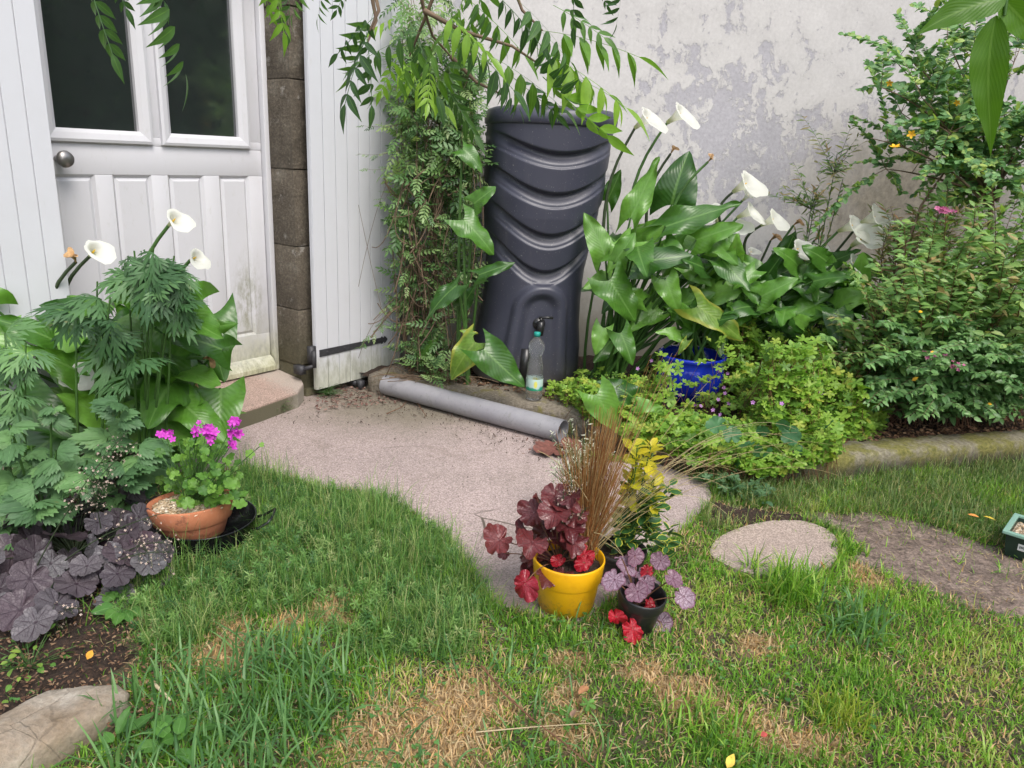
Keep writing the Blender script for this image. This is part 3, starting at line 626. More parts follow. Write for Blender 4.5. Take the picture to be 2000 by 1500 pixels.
c=wt_.mix(wt_.step(wt_.math('ADD',z,wt_.math('MULTIPLY',n_,.04)),.092,.085),(.45,.60,.56),(.02,.27,.16)); dd=wt_.dist(wt_.co(),(.005,-.044,.088),(1,.0,.5)); c=wt_.mix(wt_.step(dd,.011,.007),c,(.65,.62,.12)); wt_.col(c)
G().lathe([(.0436,.055),(.0440,.058),(.0440,.112),(.0436,.115)],36).build('label',wt_.m,bottle)
cp=N('teal_cap',Roughness=.4); cp.col((.02,.30,.25)); G().lathe([(.0,.331),(.0162,.331),(.0165,.35),(.014,.353),(0,.353)],24).build('cap',cp.m,bottle)
# =============== PIPE ===============
pa=P(762,760,.02);pb=P(1092,848,.02); pa=np.array([*P(754,772)[:2],.062]); pb=np.array([*P(1098,864)[:2],.057]); d=nrm(pb-pa); pa=pa-d*.0; ax=d
pm_=N('grey_pvc',Roughness=.45); n1=pm_.noise(5,6,.7); n2=pm_.noise(60,5,.7); c=pm_.ramp(n1,[(.35,(.25,.245,.27)),(.7,(.33,.325,.34))]); c=pm_.mix(pm_.math('MULTIPLY',pm_.step(n2,.56,.7),.35),c,(.12,.12,.10))
q=pm_.noise(11,5,.7); c=pm_.mix(pm_.math('MULTIPLY',pm_.step(q,.56,.68),.4),c,(.16,.16,.13)); pm_.col(c)
g=G(); r=.055
g.tube([pa,pa+(pb-pa)*.5,pb],r,40); g.tube([pb,pa],r-.0035,40)
fr=frame(d,(0,0,1)); V=[];F=[]
for e,(rr) in enumerate((r,r-.0035)):
    for k in range(40): a=2*math.pi*k/40; V.append(pb+fr[:,0]*rr*math.cos(a)+fr[:,2]*rr*math.sin(a))
F=[(k,(k+1)%40,40+(k+1)%40,40+k) for k in range(40)]; g.add(V,F)
V=[pa+fr[:,0]*rr*math.cos(2*math.pi*k/40)+fr[:,2]*rr*math.sin(2*math.pi*k/40) for rr in (r,r-.0035) for k in range(40)]; g.add(V,[f[::-1] for f in F])
g.build('drain_pipe',pm_.m,label='grey plastic drain pipe lying on the patio below the ledge',cat='pipe')
# =============== POTS ===============
def pot(name,base,r0,r1,h,mat,label,cat,rim=.03,rimh=.3,tilt=(0,0),thick=.006,soil=.02,soilmat=None,group=None,fill='soil',dome=0.):
    o=empty(name,tuple(base),label,cat,group)
    prof=[(0,.0),(r0-.01,0),(r0,.006)]; hr=h*(1-rimh); rr=r0+(r1-r0)*(1-rimh)
    prof+=[(rr-.002,hr-.004),(rr+rim*.3,hr+.002),(rr+rim,hr+.006)] if rim else [(rr,hr)]
    prof+=[(r1,h-.006),(r1-.001,h-.001),(r1-.004,h),(r1-thick,h-.003),(r1-thick*1.6-.003,h*.8),(r0,.03)]
    ax=None
    if tilt!=(0,0): ax=np.array((Matrix.Rotation(tilt[0],3,'X')@Matrix.Rotation(tilt[1],3,'Y')))
    G().lathe(prof,72,ax=ax).build('pot_body',mat,o)
    V=[];F=[];K=10;M_=48; rs=r1-thick*1.6; zs=h-soil
    for j in range(K+1):
        for k in range(M_): a=2*math.pi*k/M_; rj=rs*j/K; V.append((rj*math.cos(a),rj*math.sin(a),zs+dome*(1-(j/K)**2)+.006*(random.random()-.5)))
    F=[(j*M_+k,j*M_+(k+1)%M_,(j+1)*M_+(k+1)%M_,(j+1)*M_+k) for j in range(K) for k in range(M_)]
    V=np.array(V); V=V@ax.T if ax is not None else V
    G().add(V,F).build(fill,soilmat or SOIL,o,smooth=False)
    return o
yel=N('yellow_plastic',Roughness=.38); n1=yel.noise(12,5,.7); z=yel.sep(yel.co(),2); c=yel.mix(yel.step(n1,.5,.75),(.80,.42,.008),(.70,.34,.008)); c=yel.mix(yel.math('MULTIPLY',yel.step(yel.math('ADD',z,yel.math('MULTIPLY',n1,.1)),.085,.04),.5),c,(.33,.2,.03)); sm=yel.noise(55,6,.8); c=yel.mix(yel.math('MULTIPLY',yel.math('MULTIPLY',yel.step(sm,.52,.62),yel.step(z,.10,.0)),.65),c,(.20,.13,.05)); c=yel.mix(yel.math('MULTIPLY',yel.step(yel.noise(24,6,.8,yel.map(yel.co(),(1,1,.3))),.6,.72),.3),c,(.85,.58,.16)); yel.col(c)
YP=P(1104,1182)
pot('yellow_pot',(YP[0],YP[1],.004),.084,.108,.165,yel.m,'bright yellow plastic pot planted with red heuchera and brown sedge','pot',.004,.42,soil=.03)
tc=N('terracotta',Roughness=.85); n1=tc.noise(9,6,.7); n2=tc.noise(70,5,.7); c=tc.ramp(n1,[(.35,(.42,.145,.07)),(.65,(.52,.20,.10))]); c=tc.mix(tc.math('MULTIPLY',tc.step(tc.noise(14,6,.7),.56,.66),.7),c,(.16,.06,.035)); c=tc.mix(tc.math('MULTIPLY',tc.step(n2,.55,.75),.25),c,(.5,.4,.34)); tc.col(c); tc.bump(n2,.3,.002)
chip=N('pale_wood_chips',Roughness=.9); v=chip.vor(75,'F1',chip.map(chip.co(),(1,2.2,1)),1); chip.col(chip.mix(1,chip.ramp(chip.sep(v,0),[(.0,(.42,.31,.19)),(.5,(.62,.5,.36)),(1,(.78,.70,.58))]),chip.ramp(chip.vor(75,'DISTANCE_TO_EDGE',chip.map(chip.co(),(1,2.2,1))),[(0,.35),(.1,1.)]),'MULTIPLY')); chip.bump(chip.vor(75,'F1',chip.map(chip.co(),(1,2.2,1))),.9,.006)
TP=P(397,1068)
TP=np.array([TP[0],TP[1],0])
pan=N('black_enamel',Roughness=.16); pan.col(pan.mix(pan.step(pan.noise(30,5,.7),.6,.72),(.008,.008,.010),(.05,.045,.04)))
po=empty('enamel_pan',(TP[0]+.01,TP[1]+.015,.035),'shallow black enamel pan with two wire handles around the terracotta pot','pan')
G().lathe([(0,0),(.140,0),(.150,.006),(.154,.02),(.157,.065),(.161,.068),(.159,.071),(.153,.067),(.149,.02),(0,.008)],72).build('pan_body',pan.m,po)
for a in (math.radians(8),math.radians(188)):
    c_,s_=math.cos(a),math.sin(a); B=lambda r,t,z:((r-.029)*c_-t*s_,(r-.029)*s_+t*c_,z-.018)
    pts=[B(.184,-.045,.062),(B(.205,-.048,.066)),B(.236,-.046,.085),B(.246,-.035,.095),B(.248,0,.097),B(.246,.035,.095),B(.236,.046,.085),B(.205,.048,.066),B(.184,.045,.062)]
    G().tube(pts,.0048,8,True).build('handle',pan.m,po)
pot('terracotta_pot',(TP[0]-.022,TP[1]-.01,.050),.095,.134,.12,tc.m,'terracotta pot topped with pale wood chips standing in the black pan','pot',.010,.55,(-.10,-.07),.012,.012,chip.m,fill='wood_chips',dome=.008)
g=G(); ch=Tpl([(-.5,-.5,0),(.5,-.5,0),(.5,.5,0),(-.5,.5,0),(-.5,-.5,.25),(.5,-.5,.3),(.5,.5,.22),(-.5,.5,.28)],[(4,5,6,7),(0,1,5,4),(1,2,6,5),(2,3,7,6),(3,0,4,7)],[(0,0)]*8)
def chips(cx,cy,cz,rx,ry,n,sz,fn=None,tilt=(0,0)):
    g=G(); Ms=[];Os=[]
    for _ in range(n):
        a=random.random()*6.28; r=math.sqrt(random.random()); x,y=r*math.cos(a),r*math.sin(a)
        if fn and not fn(x,y): continue
        M_=np.array(Matrix.Rotation(random.random()*6.3,3,'Z')@Matrix.Rotation(random.gauss(0,.35),3,'X')@Matrix.Rotation(random.gauss(0,.35),3,'Y'))@np.diag([sz*(.5+random.random()),sz*(.25+.4*random.random()),sz*.35])
        Ms.append(M_);Os.append((cx+x*rx,cy+y*ry,cz+random.random()*.004-x*rx*tilt[1]+y*ry*tilt[0]))
    return g.inst(ch,Ms,Os)
chm=N('chip_wood',Roughness=.85); chm.col(chm.mix(1,chm.ramp(chm.attr(),[(0,(.40,.27,.15)),(.5,(.62,.48,.32)),(1,(.80,.70,.55))]),chm.ramp(chm.noise(160,3),[(.3,.7),(.7,1.1)]),'MULTIPLY')); CHM=chm.m
chips(TP[0]-.022,TP[1]-.01,.050+.111,.116,.116,600,.017,None,(-.10,-.07)).build('wood_chip_mulch',CHM,kind='stuff')
bk=N('black_pot_plastic',Roughness=.4); bk.col(bk.mix(bk.step(bk.noise(25,5,.7),.52,.7),(.018,.018,.020),(.045,.042,.04))); BK=bk.m
BP=P(1240,1218)
pot('small_black_pot',(BP[0],BP[1],.004),.055,.070,.112,BK,'small black plastic pot with purple heuchera beside the yellow pot','pot',.004,.35,(.12,.10),soil=.045)
BP2=P(1206,1130)
pot('black_nursery_pot',(BP2[0],BP2[1],.008),.070,.085,.105,BK,'black nursery pot of variegated euonymus behind the yellow pot','pot',.004,.2,soil=.02)
BP3=np.array([*P(1130,1022)[:2],0])
pot('round_black_pot',(BP3[0],BP3[1],.008),.055,.07,.10,BK,'little black pot hidden under the silvery plant behind the sedge','pot',.003,.2)
blu=N('cobalt_glaze',Roughness=.07); blu.set(blu.b,'Coat Weight',.6); blu.col(blu.ramp(blu.noise(7,4,.6),[(.3,(.005,.016,.30)),(.7,(.012,.035,.48))])); blu.bump(blu.noise(20,3),.08,.003)
BL=np.array([.945,3.90,.09]); BLz=.09
def lathe_pot():
    o=empty('blue_glazed_pot',tuple(BL),'glossy cobalt blue glazed pot among the flower bed leaves','pot')
    G().lathe([(0,0),(.10,0),(.13,.01),(.165,.07),(.178,.14),(.172,.19),(.165,.215),(.176,.232),(.182,.245),(.176,.254),(.166,.25),(.155,.235),(.15,.15)],72).build('pot_body',blu.m,o)
    V=[(.158*math.cos(2*math.pi*k/40),.158*math.sin(2*math.pi*k/40),.20) for k in range(40)]; G().add(V,[tuple(range(40))]).build('soil',SOIL,o)
lathe_pot()
# green planter at the right edge
gp=N('dark_green_plastic',Roughness=.35); gp.col(gp.ramp(gp.noise(18,5),[(.3,(.006,.022,.014)),(.7,(.012,.036,.022))])); gp2=N('pale_green_rim',Roughness=.45); gp2.col((.22,.38,.30))
q0=P(1953,1083); q1=D(1953+0,1083,q0[1]); PLa=math.radians(-42)
pl=empty('planter_tray',(q0[0],q0[1],0),'dark green rectangular planter with pale rim, white sticker and wood chips at the lawn edge','planter',rz=PLa)
L_,W2,Hh=.5,.19,.09; t=.008
g=G(); b0=.012
V=[(b0,b0,0),(L_-b0,b0,0),(L_-b0,W2-b0,0),(b0,W2-b0,0),(0,0,Hh),(L_,0,Hh),(L_,W2,Hh),(0,W2,Hh)]; g.add(V,[(3,2,1,0),(0,1,5,4),(1,2,6,5),(2,3,7,6),(3,0,4,7)])
V=[(t,t,Hh-.001),(L_-t,t,Hh-.001),(L_-t,W2-t,Hh-.001),(t,W2-t,Hh-.001),(t+b0,t+b0,.02),(L_-t-b0,t+b0,.02),(L_-t-b0,W2-t-b0,.02),(t+b0,W2-t-b0,.02)]; g.add(V,[(0,1,5,4)[::-1],(1,2,6,5)[::-1],(2,3,7,6)[::-1],(3,0,4,7)[::-1]]); g.build('tray_body',gp.m,pl,smooth=False)
g=G(); e=.010
for a in ((-e,L_+e,-e,t),(-e,L_+e,W2-t,W2+e),(-e,t,t,W2-t),(L_-t,L_+e,t,W2-t)): g.box(*a,Hh-.004,Hh+.007)
g.build('rim',gp2.m,pl,bevel=.002,smooth=False)
g=G().add([(t+.003,t+.003,Hh-.018),(L_-t-.003,t+.003,Hh-.018),(L_-t-.003,W2-t-.003,Hh-.018),(t+.003,W2-t-.003,Hh-.018)],[(0,1,2,3)]); g.build('wood_chips',chip.m,pl)
r_=Matrix.Rotation(PLa,3,'Z')
cc=r_@Vector((L_/2,W2/2,0)); Ms=[];Os=[]
for _ in range(900):
    p=r_@Vector((random.uniform(.02,L_-.02),random.uniform(.02,W2-.02),0)); M_=np.array(Matrix.Rotation(random.random()*6.3,3,'Z')@Matrix.Rotation(random.gauss(0,.35),3,'X'))@np.diag([.014*(.5+random.random()),.006,.005]); Ms.append(M_); Os.append((q0[0]+p.x,q0[1]+p.y,Hh-.018+random.random()*.006))
G().inst(ch,Ms,Os).build('wood_chip_bedding',CHM,kind='stuff')
wh=N('white_sticker',Roughness=.5); wh.col((.62,.64,.62)); g=G()
def onface(x,z,o): return (x,(b0*(1-z/Hh))-o,z)
def quad(x0,x1,z0,z1,o): return [onface(x0,z0,o),onface(x1,z0,o),onface(x1,z1,o),onface(x0,z1,o)]
g.add(quad(.045,.095,.035,.061,.0012),[(0,1,2,3)]); st=g.build('sticker',wh.m,pl,smooth=False)
ink=N('sticker_print',Roughness=.6); ink.col((.05,.06,.055)); g=G(); x=.050
for k in range(9): g.add(quad(x,x+.0028,.043+.0012*(k%3),.054-.001*(k%2),.0018),[(0,1,2,3)]); x+=.0044
g.build('print',ink.m,st,smooth=False)
# rock bottom left
def rock(name,pts,mat,label):
    g=G(); pts=np.array(pts)
rk=N('sandstone',Roughness=.92); n1=rk.noise(6,7,.7); n2=rk.noise(60,6,.75); c=rk.ramp(n1,[(.3,(.21,.15,.09)),(.5,(.32,.26,.195)),(.7,(.42,.38,.32))]); c=rk.mix(.7,c,rk.mix(1,c,rk.ramp(n2,[(.3,.6),(.7,1.35)]),'MULTIPLY'))
cr=rk.vor(3.2,'DISTANCE_TO_EDGE',rk.map(rk.co(),(1,1.4,1),(.3,.2,0))); crk=rk.step(rk.math('ADD',cr,rk.math('MULTIPLY',n2,.012)),.014,.006); c=rk.mix(rk.math('MULTIPLY',crk,.25),c,(.07,.05,.035)); rk.col(c); rk.bump(rk.math('SUBTRACT',rk.math('ADD',n2,n1),rk.math('MULTIPLY',crk,.3)),.7,.012)
ra=P(-160,1580,0); rb=P(160,1412,0); rc=(ra+rb)/2; 
V=[];NU,NV=60,28; L2=np.linalg.norm(rb-ra)/2+.08; dv=nrm(rb-ra); pv=np.array([-dv[1],dv[0],0])
for j in range(NV+1):
    ph=math.pi*j/NV-math.pi/2
    for i in range(NU):
        t_=2*math.pi*i/NU; e=.62
        x=L2*math.copysign(abs(math.cos(t_))**e,math.cos(t_))*math.cos(ph)**.5; y=.088*math.copysign(abs(math.sin(t_))**e,math.sin(t_))*math.cos(ph)**.5; zz_=.055*math.copysign(abs(math.sin(ph))**.6,math.sin(ph))
        n3=1+.26*(fb(x*3+zz_*5,y*3,3.5,9)-.5); p=rc+dv*x*n3+pv*y*n3+np.array([0,0,zz_*n3+.012*(fb(x,y,16,3)-.5)+.02]); V.append(p)
F=[(j*NU+i,j*NU+(i+1)%NU,(j+1)*NU+(i+1)%NU,(j+1)*NU+i) for j in range(NV) for i in range(NU)]
V=np.array(V); rp=(float(rc[0]),float(rc[1]),0.); G().add(V,F).build('edging_rock',rk.m,loc=rp,label='long pale cracked stone edging the left flower bed',cat='rock')
# =============== LEAF MATERIALS ===============
UP=np.array([0,0,1.])
M_CAL=leafm('calla_leaf',[(.025,.085,.014),(.055,.155,.02),(.095,.235,.028),(.16,.34,.055)],.33,.25,.5,(.18,.34,.09),.05,.25,bump=.10,spec=.6)
M_CALY=leafm('yellowing_calla_leaf',[(.13,.24,.03),(.20,.33,.05)],.38,.3,.4,(.30,.42,.10),.08,.4,edge=(.33,.36,.06),bump=.12)
M_STEM=plain('green_stalk',(.06,.14,.03),.5,.25,20).m
M_DSTEM=plain('dark_stalk',(.035,.055,.022),.55,.3,20).m
M_BROWN=plain('woody_stem',(.14,.095,.06),.8,.35,25).m
M_RSTEM=plain('reddish_stem',(.16,.075,.04),.6,.3,25).m
sp_=N('calla_spathe',Roughness=.5); v=sp_.sep(sp_.co('UV'),1); sp_.col(sp_.mix(sp_.step(sp_.math('ADD',v,sp_.math('MULTIPLY',sp_.noise(30,3),.1)),.12,.5),(.30,.36,.08),(.86,.86,.80))); sp_.set(sp_.b,'Subsurface Weight',.0)
tr=sp_.n('ShaderNodeBsdfTranslucent'); tr.inputs[0].default_value=(.85,.88,.75,1); mx=sp_.n('ShaderNodeMixShader'); mx.inputs[0].default_value=.45; sp_.t.links.new(sp_.b.outputs[0],mx.inputs[1]); sp_.t.links.new(tr.outputs[0],mx.inputs[2]); sp_.t.links.new(mx.outputs[0],sp_.o.inputs[0]); M_SPA=sp_.m
M_WILT=plain('withered_spathe',(.36,.22,.10),.8,.5,40).m
M_SPX=plain('yellow_spadix',(.75,.48,.03),.6,.15,90).m
def camn(p,k=1.,up=.7,j=.25):   # a leaf faces roughly the open side and the sky
    return nrm(nrm(CAMP-np.array(p))*k*np.array([1,1,.3])+UP*up+R.normal(0,j,3))
def calla_leaf(g,a,b,w=1.,nv=None,seed=None,rnd=None,k=1.,up=.6,j=.15):
    a=np.array(a);b=np.array(b); L=np.linalg.norm(b-a); 
    M_=frame((b-a),camn((a+b)/2,k,up,j) if nv is None else nv)*L; M_=M_@np.diag([w,1,.8])
    g.inst(CAL[(seed if seed is not None else random.randrange(8))%8],[M_],[a],None if rnd is None else [rnd])
def calla_flower(root,base,top,size,tipdir,wilt=False,stem=True,face=None):
    """spathe: a flaring rolled cone at the top of a bare stalk"""
    base=np.array(base);top=np.array(top);size=size*1.0
    path=arc(base,top,.0,7)+np.outer(np.sin(np.linspace(0,math.pi,7))*.04,nrm(np.cross(top-base,[0,1,0.])))
    ax=nrm(.7*nrm(top-base)+.8*nrm(np.array(tipdir)+np.array([0,-.45,0]))*np.array([1,1,.6])); V=[];U=[];F=[];n_=22;m_=9
    fr=frame(ax,nrm(tipdir)+UP*.01); X=fr[:,0]; Z=fr[:,2]
    for j in range(m_+1):
        t=j/m_
        for i in range(n_+1):
            a=-math.pi*1.03+2*math.pi*1.06*i/n_; q=(1+math.cos(a))/2
            r=size*(.09+.12*t+.46*t**2.6*(.6+.6*q))*(1+.10*t*t*math.sin(3.3*a+top[0]*40)+.05*t*t*math.sin(7*a+top[2]*30)) *(1 if not wilt else .45+.25*math.sin(3*a+t*4))
            h=size*(1.15*t-.30*t**5*(1-.2*q)+.40*q**2.5*t**3)*(1 if not wilt else .75)
            r+=size*(.004*(i-n_/2)/n_); drp=-size*.25*t**5*q
            V.append(top+ax*(h+drp)+Z*(r*math.cos(a)+size*.25*t**4*q)+X*r*math.sin(a)); U.append((i/n_,t))
    for j in range(m_):
        for i in range(n_): p=j*(n_+1)+i; F.append((p,p+1,p+n_+2,p+n_+1))
    f=G().add(V,F,U); f=part(f,'flower',M_WILT if wilt else M_SPA,root)
    if not wilt:
        s=rel(G().tube([top+ax*size*.15,top+ax*size*.4,top+ax*size*.72],[size*.05,size*.055,size*.02],8,True).build('spadix',M_SPX,None),root); s.parent=f
    if stem: part(G().tube(path,np.linspace(.009,.0065,7),7),'flower_stalk',M_DSTEM if random.random()<.6 else M_STEM,root)
def calla_plant(label,base,leaves,flowers,fill=None,group=None,yl=(),bspread=.06,upk=.6):
    base=np.array(base,float); root=empty('calla_lily',tuple(base),label,'calla lily',group)
    g=G(); st=G(); yg=G()
    for L in leaves:
        (ax_,ay,bx,by,Y,w)=L[:6]; dY=L[6] if len(L)>6 else -.05; 
        a=D(ax_,ay,Y); b=D(bx,by,Y+dY); tgt=yg if (len(L)>7 and L[7]=='y') else g
        calla_leaf(tgt,a,b,w,k=1.,up=upk)
        o=base+np.array([random.uniform(-1,1)*bspread,random.uniform(-1,1)*bspread,0]); st.tube(arc(o,a,.10,7,.02),np.linspace(.011,.0055,7),6)
    if fill:
        for (x0,x1,y0,y1,Y0,Y1,n_,s0,s1) in fill:
            for _ in range(n_):
                xx,yy,YY=random.uniform(x0,x1),random.uniform(y0,y1),random.uniform(Y0,Y1)
                a=D(xx,yy,YY); an=random.uniform(-1.2,1.2); L=random.uniform(s0,s1); dz=random.uniform(-.7,.75)
                b=a+L*nrm([math.sin(an)*1.0,-.55,dz]); calla_leaf(g,a,b,random.uniform(.8,1.1),up=upk)
                o=base+np.array([random.uniform(-1,1)*bspread*2,random.uniform(-1,1)*bspread,0]); st.tube(arc(o,a,.08,6,.03),np.linspace(.010,.005,6),5)
    part(g,'leaves',M_CAL,root); part(st,'leaf_stalks',M_STEM,root)
    if yg.V: part(yg,'yellowing_leaf',M_CALY,root)
    for F_ in flowers:
        x,y,Y,sz,tx,tz=F_[:6]; wl=len(F_)>6 and F_[6]; bx=F_[7] if len(F_)>7 else None
        top=D(x,y,Y); sb=base+np.array([random.uniform(-1,1)*bspread,random.uniform(-1,1)*bspread,0]) if bx is None else D(bx[0],bx[1],Y+.05)
        calla_flower(root,sb,top,sz,np.array([tx,-.35,tz]),wl)
    return root
# right of the butt (big clump)
calla_plant('big calla lily clump right of the water butt with two tallest white flowers',(.52,4.12,.09),
 [(1191,547,1243,628,3.72,1.15),(1250,512,1352,494,3.72,.9),(1182,500,1148,412,3.85,.95,.02),(1200,512,1238,460,3.78,1.1),(1232,425,1289,300,3.95,.62,.05),(1300,442,1450,390,3.85,.62),
  (1186,392,1215,335,4.15,1.0),(1312,400,1330,300,4.15,1.1),(1178,640,1160,690,3.75,1.),(1212,650,1240,712,3.7,1.1),(1392,520,1442,462,3.95,1.1),(1290,500,1345,452,3.95,1.),(1300,545,1325,610,3.75,1.0),
  (1235,470,1180,520,3.8,1.),(1340,520,1390,560,3.85,1.),(1225,560,1170,600,3.85,1.)],
 [(1240,250,3.95,.111,1,.15,False,(1178,450)),(1303,240,4.0,.111,1,.1,False,(1225,430)),(1310,300,4.05,.05,.3,.6,True,(1262,440)),(1383,316,4.05,.05,.3,.6,True,(1302,450)),(1432,375,4.1,.12,.9,.1,False,(1408,440)),(1440,425,4.05,.10,.8,.2),(1450,392,4.15,.06,.3,.6)],
 fill=[(1180,1430,460,660,3.78,4.3,44,.13,.24)])
calla_plant('lower calla lily clump along the wall with a row of white flowers',(1.35,4.35,.09),
 [(1470,540,1420,490,4.2,1.0,.0),(1560,540,1530,490,4.3,.8),(1600,540,1640,490,4.3,.8),(1500,590,1560,560,4.1,1.1),(1440,560,1400,520,4.1,1.),(1480,560,1560,520,4.1,1.0)],
 [(1487,440,4.05,.098,1,.1,False,(1455,500)),(1505,470,4.3,.07,.4,.4,True),(1550,440,4.35,.06,.4,.4,True),(1590,470,4.35,.06,.3,.5,True),(1637,452,4.0,.11,.6,.1),(1678,438,4.0,.12,.8,.15),(1664,480,4.0,.12,.2,.3),(1540,495,4.0,.09,.6,.2),(1590,490,4.05,.055,.6,.2),(1645,522,4.0,.09,.9,0.),(1400,432,4.1,.10,-.6,.2),(1430,455,4.1,.08,.5,.2),(1462,500,4.3,.05,.5,.2)],
 fill=[(1390,1700,510,640,3.75,4.35,110,.12,.20)],bspread=.3)
calla_plant('calla lily leaves left of the water butt among the climber',(-.28,3.98,.09),
 [(905,428,968,488,3.72,.95),(925,398,962,368,3.75,1.2),(893,556,820,612,3.72,.62),(935,537,998,512,3.7,.62),(903,290,945,318,3.8,.9),(945,682,1022,760,3.60,1.05),(928,668,870,735,3.68,.95,-.05,'y'),(925,655,905,640,3.75,1.,-.02,'y'),(900,600,930,560,3.9,.9),(820,700,850,660,4.0,.7)],[])
calla_plant('calla leaves growing in the blue glazed pot, the front one yellowing',(.945,3.90,.28),
 [(1362,598,1462,660,3.74,.8,-.02,'y'),(1360,640,1330,600,3.85,1.0),(1395,640,1440,610,3.8,.9),(1330,655,1290,640,3.8,.8),(1342,665,1322,690,3.74,.7,-.02,'y')],[],fill=[(1310,1400,590,640,3.8,3.95,7,.12,.2)],bspread=.04)
calla_plant('single calla lily leaf pair drooping over the kerb behind the brown sedge',(.43,3.50,.06),
 [(1165,770,1212,850,3.25,.95),(1235,775,1190,735,3.35,1.),(1245,790,1290,800,3.3,.9)],[])
# left clump by the door
calla_plant('large calla lily clump in front of the left shutter with white flowers before the door',(-1.75,3.05,.03),
 [(128,625,42,528,2.85,1.05,.05),(40,640,-10,560,2.95,1.),(305,665,448,622,2.8,.62),(322,690,338,800,2.75,1.),(150,715,182,792,2.7,1.2),(225,765,330,800,2.75,.9),(335,850,440,805,2.75,1.1),(100,690,160,660,2.8,1.),(60,760,20,700,2.8,1.),(250,700,180,680,2.85,1.),(270,640,230,590,2.9,1.)],
 [(330,440,2.82,.070,1,.2,False,(270,620)),(176,500,2.9,.075,.8,.3,False,(120,640)),(148,512,2.85,.06,-.2,.8,True,(100,650)),(372,508,2.95,.06,1.,-.6,False,(330,640)),(268,618,2.8,.07,.6,.2,False,(240,700)),(398,700,2.75,.06,1,-.1,True,(340,740)),(140,740,2.65,.08,.6,.2),(385,745,2.8,.05,0,-.9,True,(385,700))],
 fill=[(-60,440,570,860,2.62,3.0,80,.18,.30)],bspread=.14)
# =============== GENERIC BRANCHING PLANTS ===============
def spray(base,targets,tpls,size,per,bow=.15,r0=.004,start=.25,hang=0.,out=1.,spread=.6,gl=None,gs=None,alt=True,jit=.03,sizev=.35,upn=1.):
    gl=gl or G(); gs=gs or G()
    for t in targets:
        b=base() if callable(base) else base; p=arc(b,t,bow,9,jit); gs.tube(p,np.linspace(r0,r0*.35,9),4)
        L=np.linalg.norm(p[-1]-p[0]); k=max(2,int(per*L)) if per>0 else -per
        for i in range(k):
            s=start+(1-start)*(i+random.random()*.6)/k; s=min(s,.999); f=s*8; j=int(f); q=p[j]+(p[min(j+1,8)]-p[j])*(f-j); tg=nrm(p[min(j+1,8)]-p[j]+1e-6)
            for sg in ((-1,1) if not alt else ((-1) ** i,)):
                side=nrm(np.cross(tg,UP)+1e-6)*sg
                d=nrm(tg*random.uniform(.2,.9)+side*random.uniform(.6,1.1)*out+R.normal(0,spread*.5,3)-UP*hang)
                nz=nrm(UP*upn+nrm(CAMP-q)*.6+R.normal(0,.35,3)); sz=size*(1+sizev*random.uniform(-1,1))*(1-.35*s)
                gl.inst(random.choice(tpls),[frame(d,nz)*sz],[q])
    return gl,gs
def tgts(n,x0,x1,y0,y1,Y0,Y1,shape=None):
    o=[]
    while len(o)<n:
        u_,v_=random.uniform(-1,1),random.uniform(-1,1)
        if shape=='e' and u_*u_+v_*v_>1: continue
        o.append(D((x0+x1)/2+u_*(x1-x0)/2,(y0+y1)/2+v_*(y1-y0)/2,random.uniform(Y0,Y1)))
    return o
def star(n_pet,w=.45,cup=.25,L=1.):
    ps=[(lance(2,3,w,.1,-cup,.6,.6),frame((math.sin(2*math.pi*k/n_pet),math.cos(2*math.pi*k/n_pet),0.05),(0,0,1)),(0,0,0)) for k in range(n_pet)]; return merge(ps)
FL5=star(5,.30); FL4=star(4,.3)
def fmat(name,c,tip=None,rough=.6): 
    m=N(name,Roughness=rough); v=m.sep(m.co('UV'),1); m.col(m.mix(v,tuple(x*.6 for x in c),tip or c)); return m.m
M_MAG=fmat('magenta_petals',(.50,.02,.42),(.62,.05,.55)); M_PINK=fmat('pink_petals',(.62,.12,.30),(.72,.22,.42)); M_LIL=fmat('lilac_petals',(.45,.18,.50),(.55,.28,.60)); M_YEL=fmat('yellow_petals',(.85,.42,.01),(.9,.55,.02)); M_CRM=fmat('cream_florets',(.62,.42,.34),(.72,.60,.50))
def flowers(g,pts,tpl,size,up=.4,var=.3):
    for p in pts:
        p=np.array(p); g.inst(tpl,[frame(np.array([random.uniform(-1,1),random.uniform(-.3,.3),random.uniform(-1,1)]),nrm(nrm(CAMP-p)+UP*up+R.normal(0,.4,3)))*size*(1+var*random.uniform(-1,1))],[p])
    return g
# ---- climber on the house corner ----
M_JAS=leafm('jasmine_leaf',[(.04,.10,.03),(.09,.19,.06),(.16,.28,.09),(.27,.36,.15)],.45,.25,.3)
r_=empty('jasmine_climber',(-.52,4.15,.09),'dense jasmine climber with tangled brown stems covering the house corner beside the butt','climbing plant')
gl,gs=G(),G()
def jt(n,y0,y1): 
    o=[]
    for _ in range(n):
        y=random.uniform(y0,y1); xl=775+ (10 if y<500 else 25); xr=930 if y<400 else (925 if y<520 else 880)
        o.append(D(random.uniform(xl-12,xr),y,random.uniform(3.92,4.28)))
    return o
B_=lambda: np.array([random.uniform(-.62,-.38),random.uniform(4.1,4.3),.1])
for t in jt(110,60,260)+jt(80,250,500)+jt(26,480,700):
    b=t+np.array([random.uniform(-.12,.12),random.uniform(-.02,.12),random.uniform(.08,.5)*random.choice((-1,-1,1))]); b[2]=max(.1,b[2]); b[0]=min(max(b[0],-.66),-.2)
    spray(b,[t],JAS,.10,30,.1,.0016,.1,.1,gl=gl,gs=gs,jit=.12)
spray(None or (lambda:B_()),jt(26,60,500),JAS,.085,0,.0,.005,.5,gl=gl,gs=gs,jit=.09)
